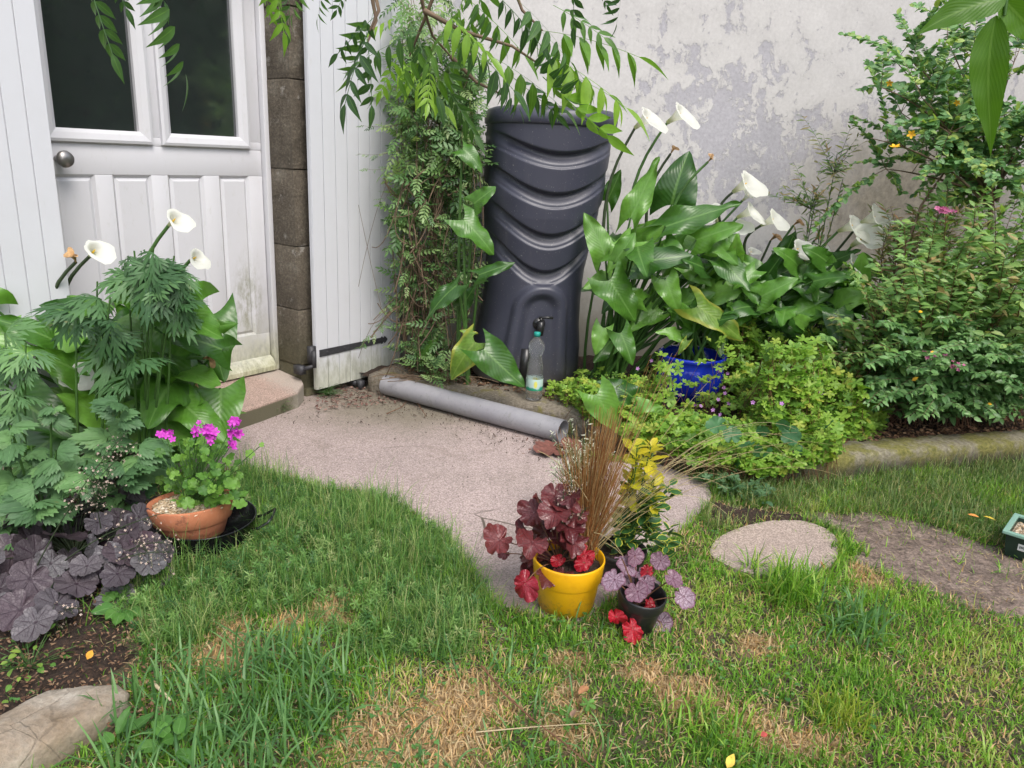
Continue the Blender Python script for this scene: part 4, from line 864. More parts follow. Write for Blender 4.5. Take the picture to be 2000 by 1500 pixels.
for t in tgts(10,835,890,700,720,3.85,4.0)+tgts(9,800,845,650,700,3.9,4.05): spray(t+np.array([0,.02,-.1]),[t],JAS,.08,40,.2,.002,.1,gl=gl,gs=gs)
for _ in range(110):   # dead tangled stems
    y0=random.uniform(330,640); x0=random.uniform(785,880); a=D(x0,y0,random.uniform(3.9,4.1)); b=D(x0+random.uniform(-70,70),y0+random.uniform(-60,150),random.uniform(3.88,4.08)); b[2]=max(b[2],.1)
    gs.tube(arc(a,b,random.uniform(-.5,.3),9,.14),random.uniform(.0015,.004),4)
for _ in range(26):   # the mat of dry stems on the ledge
    a=D(random.uniform(780,900),random.uniform(705,740),3.92); a[2]=.115+random.random()*.02; b=a+np.array([random.uniform(-.2,.25),random.uniform(-.1,.1),0]); gs.tube(arc(a,b,.08,6,.1),.0022,4)
part(gl,'leaves',M_JAS,r_); part(gs,'stems',M_BROWN,r_)
gl,gs=G(),G()          # tendrils over the shutter
for (x0,y0,x1,y1) in ((790,240,705,245),(790,290,700,300),(775,320,715,330),(770,350,740,400),(775,600,700,680),(772,540,745,640)):
    a=D(x0,y0,4.05); b=D(x1,y1,3.92); spray(a,[b],JAS,.05,30,-.1,.0012,.3,gl=gl,gs=gs,jit=.08)
for (x0,y0,x1,y1,s) in ((785,330,700,560,.5),(760,460,768,730,.05),(700,400,745,600,-.4),(770,600,700,700,.3),(775,560,785,730,-.2)):
    gs.tube(arc(D(x0,y0,3.98),D(x1,y1,3.93),s,9,.05),.0011,4)
part(gl,'tendril_leaves',M_JAS,r_); part(gs,'tendrils',M_BROWN,r_)
# ---- tree branches overhead ----
M_WIS=leafm('ash_leaflet',[(.04,.09,.04),(.06,.13,.05),(.11,.23,.035),(.18,.34,.04),(.27,.45,.06)],.35,.42,.35,None,.1)
def branch(name,label,list_,stems,size_k=1.,tw=1.,tone=None):
    o=D(850,-120,2.3) if stems is None else np.array(stems[0][0]); root=empty(name,tuple(o),label,'branch')
    gl,gs=G(),G()
    for (x0,y0,x1,y1,Y,dY) in list_:
        a=D(x0,y0,Y);b=D(x1,y1,Y+dY); L=np.linalg.norm(b-a); nz=nrm(UP*1.+nrm(CAMP-a)*.45+R.normal(0,.5,3))
        gl.inst(random.choice(WIST),[frame(b-a,nz)*L],[a],None if tone is None else [random.uniform(*tone)])
    for p in stems: gs.tube(p,np.linspace(.008*tw,.0025*tw,len(p)),6)
    part(gl,'leaflets',M_WIS,root); part(gs,'twigs',M_BROWN,root); return root
PT=lambda L: np.array([D(x,y,Y) for x,y,Y in L])
st1=[PT([(800,-160,2.2),(812,-60,2.25),(828,20,2.3),(845,70,2.35),(880,110,2.4)]),PT([(870,-160,2.3),(860,-40,2.3),(820,60,2.35),(800,110,2.4)]),PT([(828,20,2.3),(900,60,2.3),(1000,90,2.3),(1060,130,2.3)]),PT([(880,110,2.4),(930,160,2.4),(990,190,2.35)]),PT([(1000,-160,2.2),(990,-60,2.2),(1020,20,2.2),(1060,60,2.2)]),PT([(700,-160,2.1),(720,-40,2.1),(735,40,2.1),(715,90,2.1)])]
lst=[(1060,60,1250,82,2.2,0),(1040,90,1235,180,2.2,-.05),(1050,125,1195,165,2.25,0),(1060,150,1175,262,2.2,-.1),(1030,110,1090,205,2.25,-.1),(960,150,1020,200,2.35,-.05),(870,100,880,215,2.35,-.05),(880,60,1010,150,2.2,-.1),(850,70,760,150,2.35,-.05),(830,60,700,100,2.3,-.05),(860,20,960,90,2.2,-.1),(1010,0,1130,100,2.15,-.05),(960,-20,1060,70,2.15,-.05),(900,-30,990,60,2.2,0),(870,170,925,250,2.35,-.1),(820,110,790,170,2.4,-.05),(790,90,740,175,2.4,0),(840,130,840,190,2.35,-.1),(1080,10,1180,60,2.2,-.05),(1020,30,1150,130,2.25,0),(800,40,860,170,2.4,-.1),(960,110,1110,190,2.3,0),(780,30,700,60,2.3,0),(905,10,830,110,2.3,-.05),(1000,150,1085,215,2.35,-.05),(770,110,870,185,2.5,-.1),(910,90,830,170,2.45,-.1)]
lst+=[(random.uniform(780,1050),random.uniform(-60,120),0,0,random.uniform(2.2,2.6),0) for _ in range(5)]
lst=[(a,b,c if c else a+random.uniform(-90,150),d if d else b+random.uniform(50,120),Y,e) for a,b,c,d,Y,e in lst]
branch('ash_branch','leafy overhanging branch with long pinnate leaves hanging over the water butt',lst,st1)
branch('ash_branch','darker drooping leaf spray hanging in front of the right shutter',[(735,30,655,100,1.95,0),(725,50,660,190,1.95,-.05),(715,60,735,200,1.95,-.02),(730,20,700,150,1.98,0),(640,-40,610,30,2.,0),(690,-50,660,20,2.,0),(600,-60,560,20,2.,0),(560,-50,575,60,2.0,0)],[PT([(700,-160,2.0),(720,-60,1.98),(740,20,1.95),(722,60,1.95)])],tone=(0,.4))
branch('ash_branch','hanging leaf spray at the top edge before the middle of the glazed door',[(300,-60,390,135,1.7,0),(270,-110,330,-5,1.7,0)],[PT([(250,-200,1.7),(270,-100,1.7),(280,-50,1.7)])],tone=(0,.35))
branch('ash_branch','hanging leaf spray at the top edge before the left window pane of the door',[(165,-60,212,95,1.7,-.03),(190,-100,245,10,1.7,0)],[PT([(140,-200,1.7),(150,-70,1.7)])],tone=(0,.3))
branch('ash_branch','leaf tips at the top edge in front of the brown stone jamb',[(500,-80,520,20,1.9,0),(520,-80,565,55,1.9,0)],[PT([(500,-200,1.9),(510,-80,1.9)])])
branch('ash_branch','few leaf tips dropping in from the top edge in front of the rendered wall',[(1125,-70,1115,50,1.9,0),(1215,-60,1218,45,1.9,0),(1160,-60,1180,10,1.9,0)],[PT([(1100,-200,1.9),(1150,-80,1.9),(1230,-90,1.9)])],1,.5,tone=(0,.3))
# big near leaves at the upper right
M_BIG=leafm('broad_leaf',[(.07,.17,.012),(.10,.23,.02)],.35,.45,.4,(.22,.38,.08),.14,.1,bump=.08)
r_=empty('overhanging_branch',tuple(D(1975,-60,1.0)),'two big toothed leaves hanging close to the camera at the upper right','branch')
def toothed(w,seed): 
    def fn(a,b):
        wd=w*(math.sin(math.pi*b**.62))**1.15*(1+.05*((b*22)%1)*(abs(a)>.9)) if 0<b<1 else 0
        return (a*wd+.06*math.sin(3*b+seed),b,.35*abs(a)*wd-.12*b*b+.005*math.sin(25*b)*abs(a))
    return grid(6,44,fn)
for k,(x0,y0,x1,y1,w_) in enumerate(((1964,-5,1795,62,.20),(1962,28,1922,308,.125),(1968,-10,2040,110,.22))):
    a=D(x0,y0,1.0);b=D(x1,y1,1.0); L=np.linalg.norm(b-a); part(G().inst(toothed(w_,k),[frame(b-a,nrm(CAMP-a)+UP*.3)*L],[a],[.5*k/2+.2]),'leaf',M_BIG,r_)
part(G().tube(PT([(2010,-160,1.0),(1985,-60,1.0),(1966,-10,1.0),(1962,30,1.0)]),[.005,.004,.003,.002],6),'twig',M_STEM,r_)
# =============== SHRUBS ON THE RIGHT ===============
M_HYP=leafm('hypericum_leaf',[(.07,.17,.06),(.13,.27,.10),(.20,.37,.14),(.36,.45,.11)],.5,.3,.3)
M_SPI=leafm('spirea_leaf',[(.08,.18,.045),(.14,.28,.07),(.21,.38,.10),(.32,.45,.12),(.15,.31,.09),(.23,.39,.13),(.42,.28,.13)],.5,.3,.3)
M_LOW=leafm('dark_shrub_leaf',[(.06,.15,.045),(.12,.25,.075),(.21,.37,.13)],.42,.2,.3)
M_GER=leafm('herb_robert_leaf',[(.10,.21,.035),(.17,.33,.04),(.28,.43,.055),(.20,.36,.055),(.38,.42,.07)],.5,.35,.2)
def shrub(name,label,cat,base,br,tg,tpl,size,per,mat,smat,fl=None,group=None,**k):
    root=empty(name,tuple(base),label,cat,group)
    bf=(lambda: np.array(base)+np.array([random.uniform(-1,1)*br,random.uniform(-.5,.5)*br,0])); gl,gs=spray(bf,tg,tpl,size,per,**k)
    part(gl,'leaves',mat,root); part(gs,'stems',smat,root)
    if fl:
        for nm,pts,t,sz,mt in fl:
            for p in pts: part(flowers(G(),[p] if not isinstance(p,list) else p,t,sz),nm,mt,root)
    return root
hb=D(1930,400,4.0); 
shrub('hypericum_shrub','upper shrub with rounded green leaves and yellow flowers against the wall','shrub',(hb[0],hb[1],.09),.06,[],SMALL,.04,1,M_HYP,M_BROWN) if False else None
root=empty('hypericum_shrub',(2.75,4.15,.09),'wall shrub with rounded leaves, dark bare twigs and yellow flowers at upper right','shrub')
gl,gs=G(),G(); fork=D(1935,390,3.9)
gs.tube(arc((2.75,4.1,.09),fork,.0,6,.02),np.linspace(.02,.013,6),7)
mains=[]
for x,y in ((1790,290),(1760,220),(1720,170),(1780,120),(1850,80),(1930,60),(1990,100),(1880,180),(1960,210),(1830,330),(2030,300),(1700,270),(2040,180),(1880,260),(1730,330),(1800,190),(1750,120),(1900,120),(1960,330),(1840,250)):
    t=D(x,y,random.uniform(3.6,4.2)); p=arc(fork+R.normal(0,.02,3),t,.12,9,.06); gs.tube(p,np.linspace(.008,.002,9),5); mains.append(p)
tg=[]
for p in mains:
    for _ in range(10):
        i=random.randrange(2,9); b=p[i]; t=b+R.normal(0,.15,3)+UP*.06; spray(b,[t],[OVAL[0],OVAL[1]],.048,80,.15,.0018,.15,alt=False,gl=gl,gs=gs)
part(gl,'leaves',M_HYP,root); part(gs,'branches',M_BROWN,root)
for x,y in ((1738,162),(1748,287),(1780,262),(1870,200)): part(flowers(G(),[D(x,y,3.55)],FL5,.016 if y!=287 else .030),'flower',M_YEL,root)
def clus(x,y,Y,n_,r): c=D(x,y,Y); return [c+R.normal(0,r,3)*np.array([1,1,.4]) for _ in range(n_)]
# spirea: arching stems, pink heads
base=np.array([2.2,4.05,.09])
rb=lambda a,b,c: (lambda: np.array([random.uniform(a,b),random.uniform(c,c+.25),.09]))
root=empty('spirea_shrub',(2.25,3.95,.09),'tall spirea shrub with narrow leaves, reddish tips and pink flower heads at the right edge','shrub')
gl,gs=spray(rb(1.9,2.8,3.75),tgts(90,1760,2080,360,640,3.4,4.1)+tgts(50,1880,2100,430,740,3.3,3.8),SMALL+WILLOW,.070,50,.25,.0035,.22,.15)
part(gl,'leaves',M_SPI,root); part(gs,'stems',M_RSTEM,root)
for c_ in ((1843,410,3.6,26,.014),(1838,697,3.35,34,.018)): part(flowers(G(),clus(*c_),FL5,.011),'flower_head',M_PINK,root)
root=empty('spirea_shrub',(1.95,3.75,.09),'broad arching spirea in front of the taller one, pale willowy leaves','shrub')
gl,gs=spray(rb(1.65,2.4,3.6),tgts(105,1650,1960,500,720,3.3,3.8)+tgts(20,1580,1700,600,710,3.4,3.7),SMALL+WILLOW,.064,48,.3,.003,.25,.15)
part(gl,'leaves',M_SPI,root); part(gs,'stems',M_RSTEM,root)
part(flowers(G(),clus(1870,715,3.3,16,.012),FL5,.010),'flower_head',M_PINK,root)
# nandina stalks
for k,(x,y,Y,lb) in enumerate(((1635,300,4.0,'tallest feathery bamboo-like stalk with reddish tip before the stained wall'),(1590,370,4.05,'shorter feathery stalk with brownish tip left of the tallest one'))):
    root=empty('feathery_shrub',(1.50+.1*k,4.05,.09),lb,'shrub'); tip=D(x,y,Y); gl,gs=spray((1.50+.1*k,4.05,.09),[tip,tip+np.array([.05,0,-.12]),tip+np.array([-.06,.02,-.2])],WILLOW,.07,52,.03,.005,.35,-.1)
    gl,gs=spray(tip-UP*.1,[tip+R.normal(0,.10,3) for _ in range(14)],WILLOW,.055,70,.1,.0015,.1,gl=gl,gs=gs)
    part(gl,'leaves',leafm('feathery_leaf',[(.09,.17,.06),(.16,.25,.09),(.30,.20,.11)],.5,.35,.2),root); part(gs,'stems',M_DSTEM,root)
root=empty('feathery_shrub',(2.0,4.1,.09),'reddish tipped willowy sprays in front of the wall right of the white flowers','shrub')
gl,gs=spray(rb(1.9,2.3,4.0),tgts(34,1690,1900,400,470,3.8,4.2),WILLOW,.07,46,.2,.003,.4,.1); part(gl,'leaves',leafm('red_tipped_leaf',[(.10,.18,.05),(.20,.27,.08),(.36,.20,.12),(.17,.25,.07)],.5,.35,.2),root); part(gs,'stems',M_BROWN,root)
# low dark glossy shrub overhanging the kerb
root=empty('snowberry_shrub',(2.2,3.62,.09),'low dark green shrub with small oval leaves overhanging the kerb','shrub')
gl,gs=spray(rb(1.7,2.7,3.6),tgts(105,1680,2060,690,820,3.22,3.6)+tgts(40,1700,2050,620,720,3.3,3.6),SMALL,.050,56,.35,.0025,.2,.2,alt=False); part(gl,'leaves',M_LOW,root); part(gs,'stems',M_BROWN,root)
g=flowers(G(),[D(random.uniform(1700,1960),random.uniform(590,830),3.35) for _ in range(7)],SMALL[1],.026); part(g,'yellow_leaves',M_YEL,root)
# bare slanting canes
root=empty('bare_cane',tuple([*D(1790,500,3.7)[:2],.09]),'straight dark garden cane slanting out of the spirea','cane'); part(G().tube(PT([(1690,690,3.6),(1780,515,3.7),(1850,400,3.8)]),.005,6,True),'cane',M_DSTEM,root)
root=empty('bare_cane',tuple([*D(1840,400,3.9)[:2],.09]),'long pale bare branch leaning across the dark stain on the wall','cane'); part(G().tube(PT([(1740,560,3.7),(1800,400,3.8),(1870,300,3.9),(1925,235,3.95)]),[.006,.006,.005,.003],6,True),'branch',M_BROWN,root)
# =============== GROUND COVER ===============
g=G(); gs=G(); fl=G()
def gc_region(n,poly,zmin,zmax,size,Yj=.0,stemf=.6):
    xs=[p[0] for p in poly];ys=[p[1] for p in poly]; c=0
    while c<n:
        x,y=random.uniform(min(xs),max(xs)),random.uniform(min(ys),max(ys))
        if not inpoly([x],[y],poly)[0]: continue
        
        if .70<x<1.16 and 3.35<y<3.95 and random.random()<.9: 
            c+=1; continue
        c+=1; zt=min(zmax,.17) if (.55<x<1.12 and y<3.45) else zmax
        h=np.clip(fb(x,y,5,6)*1.7-.3+.25*(fb(x,y,17,3)-.5),0,1.25)*(zt-zmin)+zmin; z=h*random.uniform(.35,1.05)+.02; p=np.array([x,y,z])
        nz=nrm(UP+nrm(CAMP-p)*.7+R.normal(0,.35,3)); g.inst(random.choice(GER),[frame(R.normal(0,1,3)*np.array([1,1,.3]),nz)*size*random.uniform(.4,1.45)],[p])
        if random.random()<stemf: gs.tube(arc((x+random.uniform(-.06,.06),y+random.uniform(-.02,.08),max(0,z-.12)),p,.1,4),.0012,3)
GC1=px([(1130,790),(1200,745),(1420,745),(1680,760),(1680,850),(1540,872),(1520,900),(1420,905),(1280,860),(1180,830)],.05)
gc_region(3000,GC1,.03,.22,.028)
GC4=[(.30,3.50),(.52,3.22),(.80,2.98),(1.18,2.93),(1.42,3.02),(1.42,3.25),(1.1,3.3),(.6,3.6),(.4,3.65)]
gc_region(2300,GC4,.10,.24,.027)
GC2=[(.62,3.35),(1.0,3.2),(1.6,3.3),(1.9,3.6),(1.6,4.0),(1.2,4.1),(1.1,3.7),(.75,3.65)]
gc_region(6800,GC2,.14,.46,.027)
GC3=px([(1060,775),(1140,745),(1180,790),(1110,800)],.1); gc_region(160,GC3,.12,.17,.022)
gc_region(260,[(.25,3.62),(.5,3.5),(.75,3.7),(.6,3.85),(.35,3.8)],.12,.24,.025)
for _ in range(46):
    x,y=random.uniform(.6,1.8),random.uniform(3.1,3.9)
    if inpoly([x],[y],GC2)[0] or inpoly([x],[y],GC1)[0]: fl.inst(FL5,[frame(R.normal(0,1,3),nrm(CAMP-np.array([x,y,0])))*.011],[(x,y,fb(x,y,4,6)*.22+.14)])
o=g.build('herb_robert_ground_cover',M_GER,kind='stuff'); 
s_=gs.build('ground_cover_stems',M_RSTEM,o,kind='stuff'); f_=fl.build('ground_cover_flowers',M_LIL,o,kind='stuff')
# broad dark ivy-like leaves on the kerb
root=empty('mallow_plant',tuple([*P(1530,860,.1)[:2],.05]),'low plant with broad rounded bluish green leaves spilling over the kerb','plant'); g=G(); gs=G(); bb=P(1520,870,.05)
for x,y in ((1530,830),(1545,850),(1500,885),(1480,880),(1510,915),(1455,870),(1555,880),(1430,850),(1490,840),(1400,830),(1440,905),(1470,915),(1620,830)):
    p=D(x,y,3.0); p[2]=max(.03,p[2]); g.inst(random.choice(PEL),[frame(R.normal(0,1,3),camn(p))*random.uniform(.03,.048)],[p]); gs.tube(arc(bb,p,.1,5),.0015,4)
part(g,'leaves',leafm('mallow_leaf',[(.05,.15,.06),(.09,.22,.09)],.5,.3,0),root); part(gs,'stems',M_STEM,root)
# =============== LEFT BED ===============
M_ART=leafm('mugwort_leaf',[(.06,.14,.055),(.10,.21,.08),(.15,.29,.10)],.55,.25,.3)
M_ACO=leafm('monkshood_leaf',[(.035,.095,.035),(.06,.145,.05),(.10,.21,.075)],.5,.22,.3)
def cutplant(name,label,base,pts,tpl,size,mat,Y,dY=.12,n_in=2,group=None,droop=.5):
    root=empty(name,tuple(base),label,'plant',group); g=G(); gs=G(); top=[]
    for i,(x,y,s) in enumerate(pts):
        p=D(x,y,Y+random.uniform(-dY,dY)); gs.tube(arc(np.array(base)+R.normal(0,.02,3)*np.array([1,1,0]),p,.03,8,.02),np.linspace(.006,.003,8),5)
        for k in range(n_in):
            an=random.uniform(-math.pi,math.pi); d=nrm([math.sin(an),-abs(math.cos(an))*.8,random.uniform(-droop,.55)]); q=p-UP*random.uniform(0,.09)
            g.inst(random.choice(tpl),[frame(d,nrm(UP+nrm(CAMP-p)*.7+R.normal(0,.3,3)))*size*s*random.uniform(.75,1.15)],[q])
    part(g,'leaves',mat,root); part(gs,'stems',M_STEM,root); return root
cutplant('monkshood','tall plant with deeply cut dark leaves in front of the door',(*P(290,960)[:2],0),[(262,490,.9),(300,480,1.),(340,500,1.),(300,530,1.),(345,545,.9),(250,500,.8),(335,575,1)],CUTN,.125,M_ACO,2.5,.06,5,droop=1.)
cutplant('monkshood','second cut-leaved plant left of the tall one, its leaves hanging over the calla leaves',(*P(190,980)[:2],0),[(190,550,.9),(215,580,.9),(225,660,1.2),(265,690,1.1),(150,600,.8)],CUTN,.145,M_ACO,2.45,.06,3,droop=1.1)
cutplant('mugwort','grey green mugwort with feathery leaves at the left edge',(*P(20,1050)[:2],0),[(10,650,.9),(50,670,.8),(-20,700,1.),(30,760,.9)],CUTN,.135,M_ART,2.3,.08,4,droop=.8)
cutplant('chrysanthemum','bushy chrysanthemum with lobed green leaves above the purple heuchera',(*P(90,1060)[:2],0),[(20,830,1),(60,870,1.),(110,880,1.),(150,880,.9),(30,930,1.1),(70,950,1.1),(15,1000,1),(130,930,1),(170,900,.9),(60,1000,.9),(0,870,1),(100,790,.6)],CUT,.088,M_ART,2.15,.12,5,droop=.3)
cutplant('chrysanthemum','smaller chrysanthemum shoots between the heuchera and the geranium pot',(*P(240,960)[:2],0),[(230,770,.8),(250,820,.9),(210,840,1.),(270,870,1.),(240,900,1.),(300,860,.8),(200,900,.9),(280,920,.8),(230,950,.8),(250,985,.8)],CUT,.085,M_ART,2.35,.12,5,droop=.3)
# heuchera
def heum(name,cols,veinc,edge=None,rough=.45,vs=.9):
    m=N(name,Roughness=rough); k=len(cols); c=m.ramp(m.attr(),[(i/max(1,k-1),x) for i,x in enumerate(cols)])
    uv=m.co('UV'); a=m.sep(uv,0); v=m.sep(uv,1); w=m.math('COSINE',m.math('MULTIPLY',m.math('SUBTRACT',a,.5),2*math.pi*7))
    vm=m.math('MULTIPLY',m.step(w,.86,.975),m.step(v,1.15,.45)); net=m.step(m.vor(105,'DISTANCE_TO_EDGE',m.co()),.10,.02)
    vm=m.math('MAXIMUM',vm,m.math('MULTIPLY',net,.5)); vm=m.math('MAXIMUM',vm,m.step(v,.16,.05)); c=m.mix(m.math('MULTIPLY',vm,vs),c,veinc)
    if edge: c=m.mix(m.step(v,.82,1.0),c,edge)
    m.col(c); m.bump(m.math('SUBTRACT',1,vm),.5,.004); m.set(m.b,'Specular IOR Level',.55)
    tr=m.n('ShaderNodeBsdfTranslucent'); m.set(tr,0,c); mx=m.n('ShaderNodeMixShader'); mx.inputs[0].default_value=.15
    m.t.links.new(m.b.outputs[0],mx.inputs[1]); m.t.links.new(tr.outputs[0],mx.inputs[2]); m.t.links.new(mx.outputs[0],m.o.inputs[0]); return m.m
M_HS=heum('silver_heuchera_leaf',[(.05,.035,.043),(.095,.083,.095),(.15,.145,.153),(.075,.045,.06),(.12,.11,.12)],(.030,.016,.026))
M_HB=heum('burgundy_heuchera_leaf',[(.06,.010,.014),(.12,.022,.026),(.17,.035,.035)],(.04,.006,.01),None,.32,.5)
M_HR=heum('red_heuchera_leaf',[(.27,.006,.015),(.42,.010,.025),(.22,.015,.03)],(.22,.005,.01),None,.35,.4)
M_HP=heum('lilac_heuchera_leaf',[(.30,.20,.27),(.36,.27,.32),(.17,.07,.11)],(.10,.02,.05),(.20,.08,.13),.4)
def heuchera(name,label,base,leaves,tpl,mat,smat,stalks=None,extra=None,jn=.25,up=.9):
    root=empty(name,tuple(base),label,'heuchera'); g=G();gs=G()
    for (p,s) in leaves:
        p=np.array(p); o=p-np.array(base); tip=nrm(o*np.array([1,1,0])+np.array([0,-.06,0])+R.normal(0,.05,3)); g.inst(random.choice(tpl),[frame(tip-UP*.35,nrm(UP*up+nrm(CAMP-p)*.8+nrm(o)*.25+R.normal(0,jn,3)))*s],[p]); gs.tube(arc(base,p-UP*.002,.12,6),np.linspace(.0022,.0016,6),4)
    part(g,'leaves',mat,root); part(gs,'leaf_stalks',smat,root)
    if extra:
        g=G();gs=G()
        for (p,s,mt) in extra: 
            p=np.array(p); part(G().inst(random.choice(CRUM),[frame(nrm([random.uniform(-1,1),-.3,-.8]),nrm(nrm(CAMP-p)+UP*.2+R.normal(0,.2,3)))*s],[p]),'red_leaf',mt,root); gs.tube(arc(base,p,.25,6),.0018,4)
        part(gs,'red_leaf_stalks',smat,root)
    if stalks:
        g=G(); fl=G()
        for (a,b,n_,r) in stalks:
            pth=arc(a,b,.12,10,.02); g.tube(pth,np.linspace(.002,.001,10),4)
            for k in range(n_):
                t=random.uniform(.45,1); q=pth[int(t*9)]+R.normal(0,r,3); g.tube([pth[int(t*9)],q],.0005,3); fl.inst(FL4,[frame(R.normal(0,1,3),R.normal(0,1,3))*.004],[q])
        part(g,'flower_stalks',M_DSTEM,root); part(fl,'florets',M_CRM,root)
    return root
lv=[]
for (x,y,s) in ((150,1010,.06),(90,1000,.055),(60,1060,.065),(130,1050,.07),(190,1020,.06),(230,1010,.055),(210,970,.05),(170,960,.05),(260,960,.05),(60,1130,.07),(20,1080,.07),(100,1100,.055),(150,1140,.072),(40,1190,.07),(0,1150,.07),(110,1180,.06),(240,1080,.065),(280,1060,.06),(250,1040,.06),(290,1100,.06),(210,1080,.05),(180,1070,.055),(120,930,.05),(70,940,.05),(30,960,.05),(190,930,.045),(-20,1020,.07),(-30,1100,.07),(230,1120,.05),(0,1040,.06),(270,1010,.05),(320,1080,.05),(170,1105,.05),(70,1085,.06),(130,975,.05),(-30,1180,.07),(70,1215,.06)):
    zz=.03+max(0,(1200-y))*.00042+random.uniform(0,.02); lv.append((P(x,y,zz+random.uniform(0,.035)),s*random.uniform(.7,1.0)))
for _ in range(60):
    x,y=random.uniform(-40,320),random.uniform(940,1170); lv.append((P(x,y,.02+max(0,(1200-y))*.0003),random.uniform(.035,.055)))
hb_=P(130,1110); stl=[(P(60,1130,.06),D(250,840,2.0),60,.018),(P(100,1050,.1),D(270,860,2.1),50,.018),(P(230,1090,.08),D(320,1060,1.95),40,.02),(P(180,1120,.05),D(350,1080,1.9),50,.02),(P(150,1000,.1),D(210,930,2.1),60,.025),(P(120,1100,.08),D(330,1000,1.95),30,.015),(P(90,1200,.02),D(160,1190,1.75),40,.02),(P(60,1210,.02),D(125,1230,1.7),30,.018),(P(200,1050,.1),D(180,950,2.0),60,.025)]
heuchera('silver_heuchera','sprawling heuchera with silvery purple veined leaves in the left bed',(hb_[0],hb_[1]+.05,.01),lv,HEU,M_HS,M_DSTEM,stl,jn=.55)
# primula rosette
root=empty('primula',tuple([*P(235,1180)[:2],.0]),'rosette of pale green oval crinkled leaves beside the heuchera','plant'); g=G(); M_PRI=leafm('primula_leaf',[(.09,.24,.05),(.13,.31,.06)],.45,.3,.6,(.22,.42,.14),.35,.2,bump=.5)
PRI=[grid(6,12,lambda a,b,s=s:((a*(.30*math.sin(math.pi*min(1,b*.97+.0)**.75)**.8+.012) if b>0 else 0),b,.2*abs(a)*.3-.25*b*b*(s)+.015*math.sin(20*b+s)*abs(a))) for s in (.6,1.2)]
c0=P(240,1185,.03)
for x,y,w_ in ((180,1138,1),(228,1130,.8),(170,1190,1.),(205,1205,.9),(262,1220,.7),(215,1240,.8),(285,1160,1.),(240,1155,.7),(290,1200,.8)):
    t=P(x,y,.05); b=c0; L=min(.07,np.linalg.norm(t-b)*.9); b2=b+(t-b)*.25; g.inst(random.choice(PRI),[frame((t-b)*np.array([1,1,.3])+UP*.01,nrm(UP+nrm(CAMP-b)*.5+R.normal(0,.15,3)))@np.diag([w_*L*.95,L*.8,L*.8])],[b2])
part(g,'leaves',M_PRI,root)
# small weeds
M_WEED=leafm('weed_leaf',[(.07,.18,.03),(.13,.28,.05),(.26,.36,.06)],.5,.3,.3)
def weed(label,bx,by,n_,size,spread,tpl,mat=None,h=.06,name='weed'):
    b=P(bx,by); root=empty(name,tuple(b),label,'weed'); g=G();gs=G()
    for _ in range(n_):
        p=b+np.array([R.normal(0,spread),R.normal(0,spread),abs(R.normal(h,h*.4))]); g.inst(random.choice(tpl),[frame(nrm((p-b)*np.array([1,1,.2])+1e-4),nrm(UP+R.normal(0,.35,3)))*size*random.uniform(.6,1.3)],[p]); gs.tube(arc(b,p,.1,4),.001,3)
    part(g,'leaves',mat or M_WEED,root); part(gs,'stems',M_STEM,root)
weed('pale leafy seedling in front of the silvery heuchera',75,1245,12,.038,.035,[PRI[0]],M_PRI,.03)
weed('yellow-green weeds with a blue flower above the edging rock',60,1305,40,.022,.05,OVAL,None,.035)
weed('small sprawling green weed against the doorstep riser',545,805,90,.018,.02,[*WILLOW],leafm('dusty_weed',[(.06,.10,.04),(.13,.20,.07)],.6,.2,0),.03)
weed('scruffy weeds under the shutter foot',640,772,110,.025,.035,[*WILLOW],leafm('grey_weed',[(.06,.10,.05),(.12,.17,.08)],.6,.2,0),.03)
weed('broad-leaved weed at the bottom edge left of the long grass',230,1478,8,.05,.03,[PRI[0]],M_PRI,.035)
weed('pointed broad-leaved weed at the bottom edge inside the long grass',345,1475,7,.05,.025,[PRI[1]],M_PRI,.05)
weed('trefoil weed on the bare lawn edge',1120,1415,8,.02,.02,GER,M_WEED,.015)
weed('leafy weed on the mud edge beside the kerb',1440,965,60,.03,.07,GER+OVAL,leafm('ragged_weed',[(.06,.14,.06),(.12,.22,.10)],.55,.3,0),.04)
# =============== POTTED PLANTS ===============
# geranium (pelargonium) in the terracotta pot
pb_=np.array([TP[0]-.03,TP[1]+.01,.15]); root=empty('potted_geranium',tuple(pb_),'bushy geranium with magenta flowers in the terracotta pot','geranium')
g=G();gs=G(); M_PEL=leafm('geranium_leaf',[(.07,.18,.035),(.12,.27,.045),(.19,.36,.06)],.5,.35,0)
for _ in range(200):
    x=R.normal(392,36); y=random.uniform(860,990); x+= (990-y)*.05; p=D(x,y,random.uniform(2.12,2.42)); s=random.uniform(.012,.026)*(1.0 if y>930 else .75); g.inst(random.choice(PEL),[frame(R.normal(0,1,3),camn(p,1,.9,.4))*s],[p]); gs.tube(arc(pb_+R.normal(0,.015,3)*np.array([1,1,0]),p,.05,5,.04),.0013,4)
part(g,'leaves',M_PEL,root); part(gs,'stems',M_STEM,root)
gs=G()
for (x,y,n_,r) in ((405,838,10,.011),(415,850,8,.010),(458,826,8,.008),(456,848,10,.010),(452,868,6,.008),(325,850,9,.010),(382,840,3,.005),(312,851,4,.006)):
    p=D(x,y,2.25); part(flowers(G(),[p+R.normal(0,r,3) for _ in range(n_)],FL5,.0135,.1),'flower_cluster',M_MAG,root); gs.tube(arc(pb_,p,.03,7,.02),.0013,4)
part(gs,'flower_stalks',M_STEM,root)
